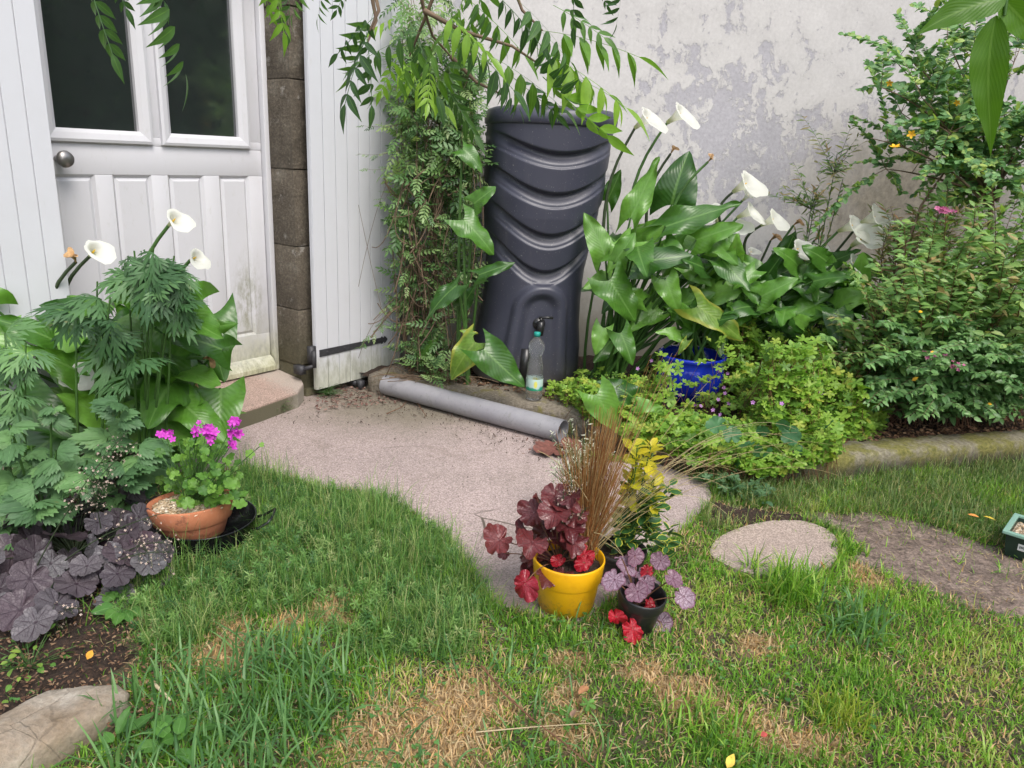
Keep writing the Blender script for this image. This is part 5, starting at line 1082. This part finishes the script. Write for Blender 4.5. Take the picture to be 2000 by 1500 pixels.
# burgundy heuchera in yellow pot
yb=np.array([YP[0]-.03,YP[1],.14]); lv=[]
for (x,y,s) in ((975,1055,.045),(1045,1000,.045),(1065,985,.04),(1085,970,.045),(1105,985,.045),(1075,1015,.045),(1110,1030,.05),(1120,1060,.045),(1095,1050,.05),(1040,1060,.045),(1050,1080,.05),(1030,1040,.04),(1060,1100,.045),(1030,1100,.035),(1085,1000,.045),(1125,1005,.04),(1060,1040,.045),(985,1080,.02),(1040,1125,.04),(1070,1130,.035),(1100,1125,.03),(1115,970,.035)):
    lv.append((D(x,y,YP[1]+random.uniform(-.09,.06)),s*1.0))
ex=[(D(1025,1140,YP[1]-.15),.038,M_HR),(D(1140,1085,YP[1]-.03),.03,M_HR),(D(1143,1100,YP[1]-.04),.025,M_HR),(D(1092,1095,YP[1]-.06),.02,M_HR)]
stl=[(yb,D(1120,930,YP[1]-.03),50,.012),(yb,D(1100,960,YP[1]-.05),40,.012),(yb,D(1145,990,YP[1]-.03),40,.012)]
heuchera('burgundy_heuchera','dark red ruffled heuchera in the yellow pot',yb,lv,HEUR,M_HB,M_RSTEM,stl,ex,jn=.45,up=.5)
bb=np.array([BP[0],BP[1],.06]); lv=[(D(x,y,BP[1]+random.uniform(-.06,.04)),s) for x,y,s in ((1200,1132,.034),(1225,1105,.036),(1245,1155,.034),(1262,1140,.028),(1290,1095,.028),(1255,1120,.025),(1240,1085,.03),(1315,1130,.028),(1335,1165,.032),(1290,1215,.036),(1275,1130,.025),(1225,1130,.022),(1215,1090,.022))]
ex=[(D(1202,1205,BP[1]-.05),.024,M_HR),(D(1235,1228,BP[1]-.08),.032,M_HR),(D(1265,1115,BP[1]),.02,M_HR),(D(1270,1180,BP[1]-.03),.02,M_HR)]
heuchera('lilac_heuchera','sparse heuchera with lilac veined leaves and red old leaves in the small black pot',bb,lv,HEU,M_HP,M_RSTEM,None,ex,jn=.4,up=.5)
# brown sedge
M_SED=leafm('sedge_blade',[(.22,.085,.03),(.36,.15,.05),(.44,.24,.09),(.48,.36,.18)],.5,.25,0)
def sedge(name,label,base,n_,tops,mat,r=.0011,spread=.02):
    root=empty(name,tuple(base),label,'sedge'); g=G()
    for _ in range(n_):
        t=tops(); b=np.array(base)+R.normal(0,spread,3)*np.array([1,1,0]); L=np.linalg.norm(t-b); m_=(b+t)/2+UP*.15*L; tt=np.linspace(0,1,9)[:,None]; p=(1-tt)**2*b+2*tt*(1-tt)*(b*.35+t*.65+UP*random.uniform(.0,.12)*L)+tt**2*t
        g.tube(p,np.linspace(r,r*.35,9),3,rnd=random.random())
    part(g,'blades',mat,root)
sb=np.array([YP[0]+.045,YP[1]+.04,.13]); YS=YP[1]+.04
def tp():
    q=random.random()
    if q<.62: y=random.uniform(790,980); return D(R.normal(1160+(980-y)*.16,11+(980-y)*.05),y,YS+random.uniform(-.08,.08))
    if q<.80: y=random.uniform(830,980); return D(random.uniform(1085,1150),y,YS+random.uniform(-.1,.1))
    if q<.96: return D(random.uniform(1180,1235),random.uniform(880,980),YS+random.uniform(-.1,.1))
    return D(random.uniform(1200,1330),random.uniform(680,800),YS+random.uniform(-.05,.2))
sedge('brown_sedge','upright tuft of copper brown sedge in the yellow pot',sb,560,tp,M_SED,.0012,.014)
def tp2():
    if random.random()<.6: return D(random.uniform(1260,1440),random.uniform(880,1010),YS+random.uniform(-.2,.3))
    return D(random.uniform(1330,1640),random.uniform(830,960),YS+random.uniform(.0,.6))
def longbl():
    g=G(); root=empty('arching_sedge',tuple(sb+np.array([.015,0,0])),'long thin straw coloured sedge blades arching out over the path from the yellow pot','sedge')
    for _ in range(26):
        t=tp2(); t[2]=max(t[2],.03); b=sb+R.normal(0,.01,3)*np.array([1,1,0]); L=np.linalg.norm(t-b); tt=np.linspace(0,1,14)[:,None]; c_=b*.45+t*.55+UP*random.uniform(.35,.75)*L*.8; g.tube((1-tt)**2*b+2*tt*(1-tt)*c_+tt**2*t,np.linspace(.0012,.0005,14),3)
    for (x0,y0,x1,y1,h) in ((1180,1060,1245,1130,.3),(1150,980,1050,880,.2),(1240,1130,1160,1040,.3)): 
        g.tube(arc(D(x0,y0,YS-.05),D(x1,y1,YS-.1),h,9),.001,3)
    for (x,y) in ((1650,880),(1700,905),(1490,700),(1560,860),(1600,915)): 
        t=P(x,y,.03); tt=np.linspace(0,1,14)[:,None]; b=sb; c_=(b+t)/2+UP*.45; g.tube((1-tt)**2*b+2*tt*(1-tt)*c_+tt**2*t,np.linspace(.001,.0005,14),3)
    part(g,'blades',leafm('straw_blade',[(.36,.27,.12),(.50,.42,.24)],.5,.2,0),root)
longbl()
# variegated euonymus
M_EUO=leafm('variegated_leaf',[(.03,.10,.03),(.05,.14,.04)],.3,.2,.3,None,0,.2,edge=(.50,.50,.07))
M_EUY=leafm('golden_leaf',[(.42,.42,.03),(.55,.46,.03)],.35,.35,.3)
eb=np.array([BP2[0],BP2[1],.09]); root=empty('euonymus',tuple(eb),'variegated euonymus with golden upper leaves in the black pot behind the sedge','shrub'); g=G();gy=G();gs=G()
for i in range(44):
    gold=i%3==0; x,y=(random.uniform(1225,1285),random.uniform(860,960)) if gold else (random.uniform(1190,1310),random.uniform(945,1070)); t=D(x,y,BP2[1]+random.uniform(-.08,.1)); gs.tube(arc(eb,t,.05,6,.03),.002,4)
    for k in range(8):
        an=k*2.4+random.random(); d=nrm([math.cos(an),math.sin(an),random.uniform(.1,1.3)-.08*k]); q=t-UP*.009*k; (gy if gold else g).inst(OVAL[0] if k%2 else OVAL[1],[frame(d,nrm(UP+d*-.2+R.normal(0,.35,3)))*random.uniform(.032,.055)],[q])
part(g,'leaves',M_EUO,root); part(gy,'golden_leaves',M_EUY,root); part(gs,'stems',M_STEM,root)
# silvery cushion
sbp=np.array([BP3[0],BP3[1],.09]); root=empty('silver_cushion_plant',tuple(sbp),'pale silvery filigree plant behind the brown sedge','plant'); g=G();gs=G()
for _ in range(300):
    x,y=R.normal(1128,24),R.normal(925,30); p=D(x,y,BP3[1]+random.uniform(-.08,.08)); gs.tube(arc(sbp,p,.05,4),.001,3)
    for k in range(4): g.inst(WILLOW[0],[frame(R.normal(0,1,3)+UP*.3,R.normal(0,1,3))*random.uniform(.012,.024)],[p+R.normal(0,.005,3)])
part(g,'leaves',leafm('silver_leaf',[(.45,.48,.36),(.66,.68,.56)],.6,.2,0),root); part(gs,'stems',M_STEM,root)
# =============== GRASS ===============
def blade(seed,w=.03,bend=.5,n=4,side=0.):
    V=[];U=[];F=[]
    for j in range(n):
        t=j/n; ww=w*(1-t**2*.7); a=bend*t; y=math.sin(a)/max(bend,.01) if bend>.01 else t; z=(1-math.cos(a))/max(bend,.01)
        V+=[(-ww+side*t*t,z,y),(ww+side*t*t,z,y)]; U+=[(0,t),(1,t)]
    a=bend; V.append((side,(1-math.cos(a))/bend,math.sin(a)/bend)); U.append((.5,1))
    for j in range(n-1): F.append((2*j,2*j+1,2*j+3,2*j+2))
    F.append((2*n-2,2*n-1,2*n)); return Tpl(V,F,U)
BL_=[blade(k,.026,b,3,s) for k,(b,s) in enumerate(((.4,0),(.9,.1),(1.4,-.1),(1.9,.15),(2.4,0)))]
BLW=[blade(k,.022,b,6,s) for k,(b,s) in enumerate(((.6,0),(1.1,.1),(1.7,-.1),(2.3,.1)))]
ROCKP=[tuple(rc[:2]+dv[:2]*a*(L2-.03)+pv[:2]*b*.10) for a,b in ((-1,-1),(1,-1),(1,1),(-1,1))]
def scatter(n,area,hmin,hmax,lean,tpl,ws=1.,avoid=(),prob=None):
    x=R.uniform(area[0],area[1],n); y=R.uniform(area[2],area[3],n)
    ok=(np.abs(x)<y*.80+.22)&(np.hypot(x-TP[0]-.01,y-TP[1]-.015)>.158)&(np.hypot(x-BP[0],y-BP[1])>.055)&(np.hypot(x-YP[0],y-YP[1])>.082)
    for q in (PATIO,STONE,ROCKP): ok&=~inpoly(x,y,q)
    for q in avoid: ok&=~inpoly(x,y,q)
    kb=np.interp(x,[p[0] for p in BEDF],[p[1] for p in BEDF]); ok&=y<kb-.005
    if prob is not None: ok&=R.random(n)<prob(x,y)
    x,y=x[ok],y[ok]; return x,y
def blades(name,x,y,h,lean,tpls,mat,wid=1.,hv=.4,rnd=None,**k):
    g=G(); n=len(x); idx=R.integers(0,len(tpls),n); z=hgt(x,y)-.002
    A=R.uniform(0,2*math.pi,n); B=np.clip(R.normal(0,lean,n),-1.45,1.45); s=np.broadcast_to(h,(n,))*(1+hv*R.uniform(-1,1,n))
    ca,sa,cb,sb_=np.cos(A),np.sin(A),np.cos(B),np.sin(B); wv=wid*R.uniform(.7,1.3,n)*s**.35*.11 if False else wid*R.uniform(.7,1.3,n)
    M_=np.zeros((n,3,3)); 
    # Rz(A) * Rx(B) * diag(s*w, s, s)
    M_[:,0,0]=ca; M_[:,0,1]=-sa*cb; M_[:,0,2]=sa*sb_; M_[:,1,0]=sa; M_[:,1,1]=ca*cb; M_[:,1,2]=-ca*sb_; M_[:,2,1]=sb_; M_[:,2,2]=cb
    M_[:,:,0]*=(wv*.035/.026*.055)[:,None] ; M_[:,:,1]*=s[:,None]; M_[:,:,2]*=s[:,None]
    for t in range(len(tpls)):
        q=idx==t; g.inst(tpls[t],M_[q],np.stack([x,y,z],1)[q],None if rnd is None else rnd[q])
    return g.build(name,mat,**k)
M_GR=leafm('lawn_blade',[(.06,.15,.02),(.11,.25,.03),(.17,.36,.035),(.26,.46,.05),(.40,.46,.12)],.5,.35,0,mott=0)
M_GB=leafm('bluish_blade',[(.06,.15,.05),(.11,.24,.075),(.20,.36,.13)],.45,.35,.3,mott=0)
M_DG=leafm('dry_blade',[(.26,.17,.08),(.44,.30,.15),(.58,.44,.25),(.62,.36,.15)],.7,.2,0,mott=0)
mudp=lambda x,y: np.where(inpoly(x,y,MUD)|inpoly(x,y,DARK),.05,1.)
CREEP=px([(300,1080),(480,925),(640,970),(762,990),(868,1060),(915,1120),(955,1180),(900,1290),(700,1290),(560,1200),(430,1250),(300,1290),(230,1200)])
def lawnp(x,y): 
    d=dryf(x,y); n_=fb(x,y,9,3); return np.clip((1-.93*d)*(.45+.9*n_),0,1)*mudp(x,y)*np.where(inpoly(x,y,LBED),.10,1.)
x,y=scatter(190000,(-1.6,2.5,1.0,3.25),0,0,0,None,prob=lawnp)
tone=np.clip(.05+.85*fb(x,y,6,9)*fb(x,y,2.1,3)*1.5+.18*(x>.3)+R.normal(0,.17,len(x)),0,1)
h=.018+.040*fb(x,y,8,5)*fb(x,y,3,7)*1.6
blades('lawn_grass',x,y,h,1.0,BL_,M_GR,.85,.5,rnd=tone,kind='stuff')
x,y=scatter(190000,(-1.6,2.5,1.0,3.1),0,0,0,None,prob=lambda x,y: np.clip(dryf(x,y)*1.3+.15+.15*(fb(x,y,6,12)>.55),0,1)*np.where(inpoly(x,y,CREEP),.25+dryf(x,y),1.)*np.where(inpoly(x,y,MUD),.06,1)*np.where(inpoly(x,y,LBED),.25,1.))
blades('dry_grass',x,y,.028,1.3,BL_,M_DG,1.0,.5,kind='stuff')
x,y=scatter(9000,(-1.2,2.4,1.0,3.0),0,0,0,None,prob=lambda x,y: np.clip((fb(x,y,5,21)-.55)*4,0,.8)*mudp(x,y))
g=G(); n=len(x); z=hgt(x,y)+R.uniform(.008,.03,n)
TRE=polar(99,3,.3,.0,.02,nr=2,na=18,cup=.05)
for i in range(n): g.inst(TRE,[frame(R.normal(0,1,3)*np.array([1,1,.1]),UP+R.normal(0,.25,3))*random.uniform(.004,.009)],[(x[i],y[i],z[i])])
g.build('clover_leaves',leafm('clover_leaf',[(.05,.16,.04),(.10,.25,.06),(.17,.34,.10)],.5,.3,0,mott=0),kind='stuff')
g=G(); Ms=[];Os=[]          # mown thatch lying flat on the lawn
x,y=scatter(26000,(-1.4,2.4,1.0,3.1),0,0,0,None,prob=lambda x,y: np.clip(.25+1.3*dryf(x,y),0,1))
n=len(x); A=R.uniform(0,2*math.pi,n); tl=R.normal(0,.2,n); s=R.uniform(.012,.045,n); z=hgt(x,y)+R.uniform(.002,.02,n)
M_=np.zeros((n,3,3)); M_[:,0,0]=np.cos(A);M_[:,1,0]=np.sin(A);M_[:,0,1]=-np.sin(A)*np.cos(tl);M_[:,1,1]=np.cos(A)*np.cos(tl);M_[:,2,1]=np.sin(tl);M_[:,2,2]=1
M_[:,:,0]*=.0022*4; M_[:,:,1]*=s[:,None]; M_[:,:,2]*=s[:,None]
g.inst(WILLOW[0],M_,np.stack([x,y,z],1)).build('mown_thatch',leafm('thatch',[(.30,.21,.11),(.48,.36,.20),(.60,.50,.32),(.26,.30,.13)],.8,.15,0,mott=0),kind='stuff')
# shaggy cut grass below the kerb
x,y=scatter(42000,(.75,2.6,2.55,3.4),0,0,0,None,prob=lambda x,y: np.clip(.35+.7*fb(x,y,8,2),0,1)*mudp(x,y))
blades('rough_grass',x,y,.045+.03*fb(x,y,6,1),1.0,BLW,leafm('rough_blade',[(.06,.12,.035),(.11,.20,.055),(.19,.28,.08),(.34,.33,.15)],.55,.3,0,mott=0),.8,.5,kind='stuff')
# creeping feathery weed on the mound
def sprig(seed):
    r=random.Random(seed); ps=[]; L=lance(2,3,.10,.2,.15,.8,.45); n=9
    ps.append((grid(1,3,lambda a,b:(a*.012,b*.05*b,b)),np.eye(3),(0,0,0)))
    for i in range(n):
        t=.12+.88*i/n; 
        for sg in (0,1):
            a=i*1.9+sg*math.pi+r.random(); d=np.array([math.cos(a),math.sin(a),.55]); ps.append((L,frame(d,(0,0,1))*(.34+.2*r.random())*(1-.4*t),(0,.05*t*t,t)))
    return merge(ps)
SPR=[sprig(k) for k in range(4)]
x,y=scatter(7500,(-1.4,.1,1.7,3.1),0,0,0,None,prob=lambda x,y: np.where(inpoly(x,y,CREEP),(1-.85*dryf(x,y))*np.clip(.25+1.*fb(x,y,8,4),0,1),0)*(np.hypot(x-TP[0],y-TP[1])> .195))
g=G(); n=len(x); M_=np.zeros((n,3,3))
for i in range(n):
    zax=nrm(UP+R.normal(0,.45,3)*np.array([1,1,.2])); M_[i]=frame(nrm(np.cross(zax,R.normal(0,1,3))),zax)*(.036*random.uniform(.5,1.7))
ii=R.integers(0,4,n); zz=hgt(x,y)-.004+R.uniform(0,.025,n)
for t in range(4): q=ii==t; g.inst(SPR[t],M_[q],np.stack([x,y,zz],1)[q])
g.build('creeping_ground_cover',leafm('creeping_leaf',[(.045,.125,.035),(.08,.19,.05),(.13,.27,.065),(.21,.36,.10),(.32,.37,.16)],.5,.3,0,mott=0),kind='stuff')
x,y=scatter(80000,(-1.5,.2,1.6,3.15),0,0,0,None,prob=lambda x,y: np.where(pdist(x,y,CREEP)>-.05+.08*fb(x,y,15,2),(1-.8*dryf(x,y))*np.clip(.3+.9*fb(x,y,7,14),0,1),0)*(np.hypot(x-TP[0],y-TP[1])>.18))
x,y=x,y; blades('wispy_grass',x,y,.045+.10*fb(x,y,5,6)*fb(x,y,12,2)*1.6,1.1,BLW,leafm('wispy_blade',[(.04,.11,.03),(.08,.19,.045),(.14,.29,.06),(.24,.38,.10),(.40,.40,.19)],.5,.35,0,mott=0),.55,.5,kind='stuff')
# grass creeping over the edges of patio, stone and mud
pts=[]
for poly,dens in ((PATIO[9:],260),(STONE,300),(MUD,200),(DARK,150)):
    for i in range(len(poly)):
        if poly is not STONE and poly is not MUD and poly is not DARK and i==len(poly)-1: continue
        a_=np.array(poly[i][:2]);b_=np.array(poly[(i+1)%len(poly)][:2]); k=int(np.linalg.norm(b_-a_)*dens)
        for _ in range(k):
            p=a_+(b_-a_)*random.random(); 
            if random.random()<fb(p[0],p[1],13,8)*1.35-.15: pts.append(p+R.normal(0,.010,2))
pts=np.array(pts); blades('edge_grass',pts[:,0],pts[:,1],.035+.03*fb(pts[:,0],pts[:,1],8,2),.95,BLW,M_GR,.8,.5,kind='stuff')
# long strappy grass, bottom left
def near(polypx): return px(polypx)
LG=near([(230,1400),(330,1300),(560,1260),(700,1330),(680,1420),(560,1500),(560,1620),(200,1620)])
x,y=scatter(16000,(-1.2,.1,1.0,2.2),0,0,0,None,prob=lambda x,y: np.where(inpoly(x,y,LG),.30*np.clip(.3+fb(x,y,9,2),0,1),0)*(1-.95*dryf(x,y)))
blades('long_grass',x,y,.10+.05*fb(x,y,9,4),.85,BLW,M_GB,2.0,.4,kind='stuff')
x,y=scatter(5200,(-.9,.3,1.3,2.1),0,0,0,None,prob=lambda x,y:np.clip(fb(x,y,6,14)-.25,0,1)*np.where(inpoly(x,y,CREEP),.3,.45)); blades('stray_long_grass',x,y,.085,1.0,BLW,M_GB,1.6,.4,kind='stuff')
x,y=scatter(14000,(.2,2.4,1.0,2.6),0,0,0,None,prob=lambda x,y:np.clip(fb(x,y,4,15)-.42,0,1)*mudp(x,y)*(1-dryf(x,y))); blades('taller_lawn_grass',x,y,.055,.8,BLW,M_GR,1.3,.4,kind='stuff')
def tuft(label,bx,by,n_,h,r,mat,lean=.5,w=1.4):
    b=P(bx,by); root=empty('grass_tuft',tuple(b),label,'grass tuft'); n=n_; x=b[0]+np.clip(R.normal(0,r,n),-2*r,2*r); y=b[1]+np.clip(R.normal(0,r,n),-2*r,2*r)
    o=blades('blades',x,y,h,lean,BLW,mat,w,.4); rel(o,root); return root
tuft('tall dark tuft of grass in front of the stepping stone',1540,1165,420,.12,.045,M_GR,.5)
tuft('spray of broad bluish grass right of the tall tuft',1665,1225,90,.12,.045,M_GB,.8,2.2)
tuft('upright little tuft at the back left of the stepping stone',1470,1110,40,.10,.012,M_GR,.35)
tuft('bright green tuft on the muddy edge right of the stepping stone',1655,1070,260,.045,.03,M_GR,.6)
tuft('yellow-green tuft near the bottom right',1640,1400,220,.065,.035,leafm('yellow_blade',[(.22,.30,.03),(.34,.40,.05)],.5,.35,0,mott=0),.7,1.)
tuft('dense green tuft at the bottom centre right',1400,1440,420,.06,.06,M_GR,.6)
tuft('tuft in front of the yellow pot',1060,1225,200,.045,.05,M_GR,.6)
tuft('grass edging the back of the stepping stone',1590,1035,220,.03,.04,M_GR,.6)
# strap-like blades standing out
g=G()
for (x0,y0,x1,y1) in ((240,1500,262,1335),(300,1500,292,1345),(360,1470,345,1370),(560,1420,565,1330),(600,1440,655,1360),(500,1400,480,1290),(650,1330,655,1235),(560,1440,530,1300),(800,1180,860,1290),(820,1250,840,1200),(230,1450,420,1380),(600,1300,560,1280),(900,1330,860,1230)):
    a=P(x0,y0,.0); b=D(x1,y1,a[1]+random.uniform(-.02,.06)); L=np.linalg.norm(b-a); g.inst(BLW[0],[frame(np.cross(b-a,[1,0,0]),b-a)@np.diag([.11,L,L])],[a])
g.build('strap_grass_blades',M_GB,kind='stuff')
# litter
def dead(label,x,y,s,c,name='fallen_leaf',z=.02,cat='fallen leaf',tpl=None,nrml=None):
    p=P(x,y,z); m=plain('litter_'+name,c,.7,.35,60).m; g=G().inst(tpl or LEAF[0],[frame([random.uniform(-1,1),random.uniform(-1,1),.1],nrml if nrml is not None else UP+R.normal(0,.35,3))@np.diag([s*1.2,s,s])],[p]); g.build(name,m,loc=tuple(p),label=label,cat=cat)
dead('big crumpled rust brown dead leaf at the open end of the pipe',1078,880,.075,(.16,.06,.045),tpl=HEU[0],z=.015)
dead('second rust brown leaf scrap beside the big one by the pipe',1118,872,.05,(.14,.055,.04),tpl=HEU[1],z=.03)
dead('orange curled leaf on the front edge of the stepping stone',1610,1112,.045,(.30,.13,.05),z=.022)
dead('orange brown leaf on the grass at bottom centre',1148,1340,.045,(.42,.20,.09),z=.04)
dead('pinkish brown leaf at the bottom centre',1122,1385,.035,(.36,.22,.15),z=.03)
dead('orange leaf on the rough grass behind the mud path',1890,1004,.04,(.60,.25,.06),z=.05)
dead('yellow leaf beside the orange one on the rough grass',1920,1008,.045,(.62,.45,.05),z=.05)
dead('small red leaf on the dry grass at the bottom right',1498,1432,.028,(.40,.06,.05),z=.03)
dead('yellow leaf on the grass at the bottom right',1420,1500,.04,(.6,.42,.06),z=.04)
dead('orange leaf in the weeds above the edging rock',170,1288,.035,(.65,.32,.04),z=.05)
def twig(label,L,r=.0025,z=.035,mat=None):
    p=np.array([P(a,b,z+ (.01*(i%2))) for i,(a,b) in enumerate(L)]); o=tuple(p[0]); G().tube(p,np.linspace(r,r*.5,len(p)),5).build('fallen_twig',mat or M_RSTEM,loc=o,label=label,cat='twig')
twig('thin reddish twig lying across the lawn below the yellow pot',[(940,1300),(985,1355),(1040,1405),(1100,1450),(1160,1500)],.003)
twig('pale straight stalk lying on the dry grass at bottom centre',[(930,1430),(1040,1420),(1160,1412)],.002,.03,plain('straw',(.42,.33,.2),.8).m)
twig('short twig on the patio beside the pipe',[(808,775),(822,798),(832,812)],.003,.012)
twig('thin stalk lying on the patio left of the pipe',[(755,808),(785,795),(795,782)],.0025,.012)
twig('pale splinter of wood on the grass near the edging rock',[(303,1338),(318,1352),(333,1368)],.005,.03,plain('pale_wood',(.52,.43,.28),.8).m)
# crumbs of soil and dry bits on the patio and by the step
g=G(); Ms=[];Os=[]
for _ in range(900):
    q=random.random()
    if q<.45: x,y=random.uniform(640,1100),0; y=760+(x-700)*.27+abs(R.normal(0,22))
    elif q<.6: x,y=random.uniform(450,760),random.uniform(770,830)
    else: x,y=random.uniform(480,1350),random.uniform(830,1150)
    p=P(x,y,.009)
    if not inpoly([p[0]],[p[1]],PATIO)[0]: continue
    Ms.append(frame(R.normal(0,1,3),UP)@np.diag([random.uniform(.002,.006),random.uniform(.003,.014),.003])*(1.0 if q<.6 else .5)); Os.append(p)
g.inst(ch,Ms,Os).build('soil_crumbs',plain('crumb',(.09,.06,.045),.9,.4,80).m,kind='stuff')
# mulch and dead leaves on the raised bed and the dark patch
g=G(); Ms=[];Os=[]
for _ in range(5200):
    x=random.uniform(-.6,3.2); kb=np.interp(x,[p[0] for p in BEDF],[p[1] for p in BEDF]); y=kb+.14+abs(R.normal(0,.22)); 
    Ms.append(frame(R.normal(0,1,3)*np.array([1,1,.2]),UP+R.normal(0,.4,3))*random.uniform(.012,.03)); Os.append((x,y,.10+random.random()*.012))
for _ in range(1500):
    p=P(random.uniform(-50,330),random.uniform(1150,1420),.03); Ms.append(frame(R.normal(0,1,3)*np.array([1,1,.2]),UP+R.normal(0,.4,3))*random.uniform(.006,.016)); Os.append(p)
g.inst(LEAF[0],Ms,Os).build('leaf_litter',leafm('litter',[(.05,.028,.018),(.12,.06,.035),(.20,.11,.06),(.30,.2,.12)],.8,.1,0),kind='stuff')
g=G(); Ms=[];Os=[]
for _ in range(420):
    x=random.uniform(620,790); y=random.uniform(752,800)-(x-640)*.10; p=P(x,y,.012)
    Ms.append(frame(R.normal(0,1,3)*np.array([1,1,.2]),UP+R.normal(0,.5,3))*random.uniform(.012,.028)); Os.append(p)
for _ in range(160):
    x=R.normal(1100,35); p=P(x,868+(x-1100)*.2+abs(R.normal(0,12)),.012); Ms.append(frame(R.normal(0,1,3)*np.array([1,1,.2]),UP+R.normal(0,.5,3))*random.uniform(.014,.03)); Os.append(p)
g.inst(LEAF[0],Ms,Os).build('dry_leaf_litter',leafm('pinkish_litter',[(.07,.03,.025),(.15,.075,.06),(.22,.12,.10),(.28,.19,.15)],.8,.1,0),kind='stuff')
# tall hedge added out of frame at right for the door glass to reflect
g=G(); gs=G(); M_HED=leafm('hedge_leaf',[(.02,.06,.015),(.04,.11,.025),(.08,.17,.04)],.4,.25,.2)
n=26000; x=5.3+R.normal(0,.35,n)+.5*fb(R.uniform(0,9,n),R.uniform(0,9,n),1,1); y=R.uniform(-4.5,4.9,n); z=R.uniform(0,1,n)**.9*(3.3+.9*fb(y,y*0,2.5,3)); Ms=[]
D_=R.normal(0,1,(n,3)); D_/=np.linalg.norm(D_,axis=1)[:,None]; E_=np.cross(D_,R.normal(0,1,(n,3))); E_/=np.linalg.norm(E_,axis=1)[:,None]; X_=np.cross(D_,E_); s=R.uniform(.10,.2,n)
MM=np.stack([X_,D_,E_],2)*s[:,None,None]
root=empty('reflection_hedge',(5.3,0,0),'tall dark evergreen hedge out of view, added as a reflection for the door glass','hedge')
part(g.inst(OVAL[1],MM,np.stack([x,y,z],1)),'leaves',M_HED,root)
for yy in np.arange(-4.3,4.9,.45): gs.tube(arc((5.5,yy,0),(5.4+random.uniform(-.2,.2),yy+random.uniform(-.2,.2),3.2),0,6,.02),np.linspace(.04,.01,6),6)
gs.box(5.62,5.72,-4.5,4.9,0,3.1); part(gs,'trunks',M_BROWN,root)
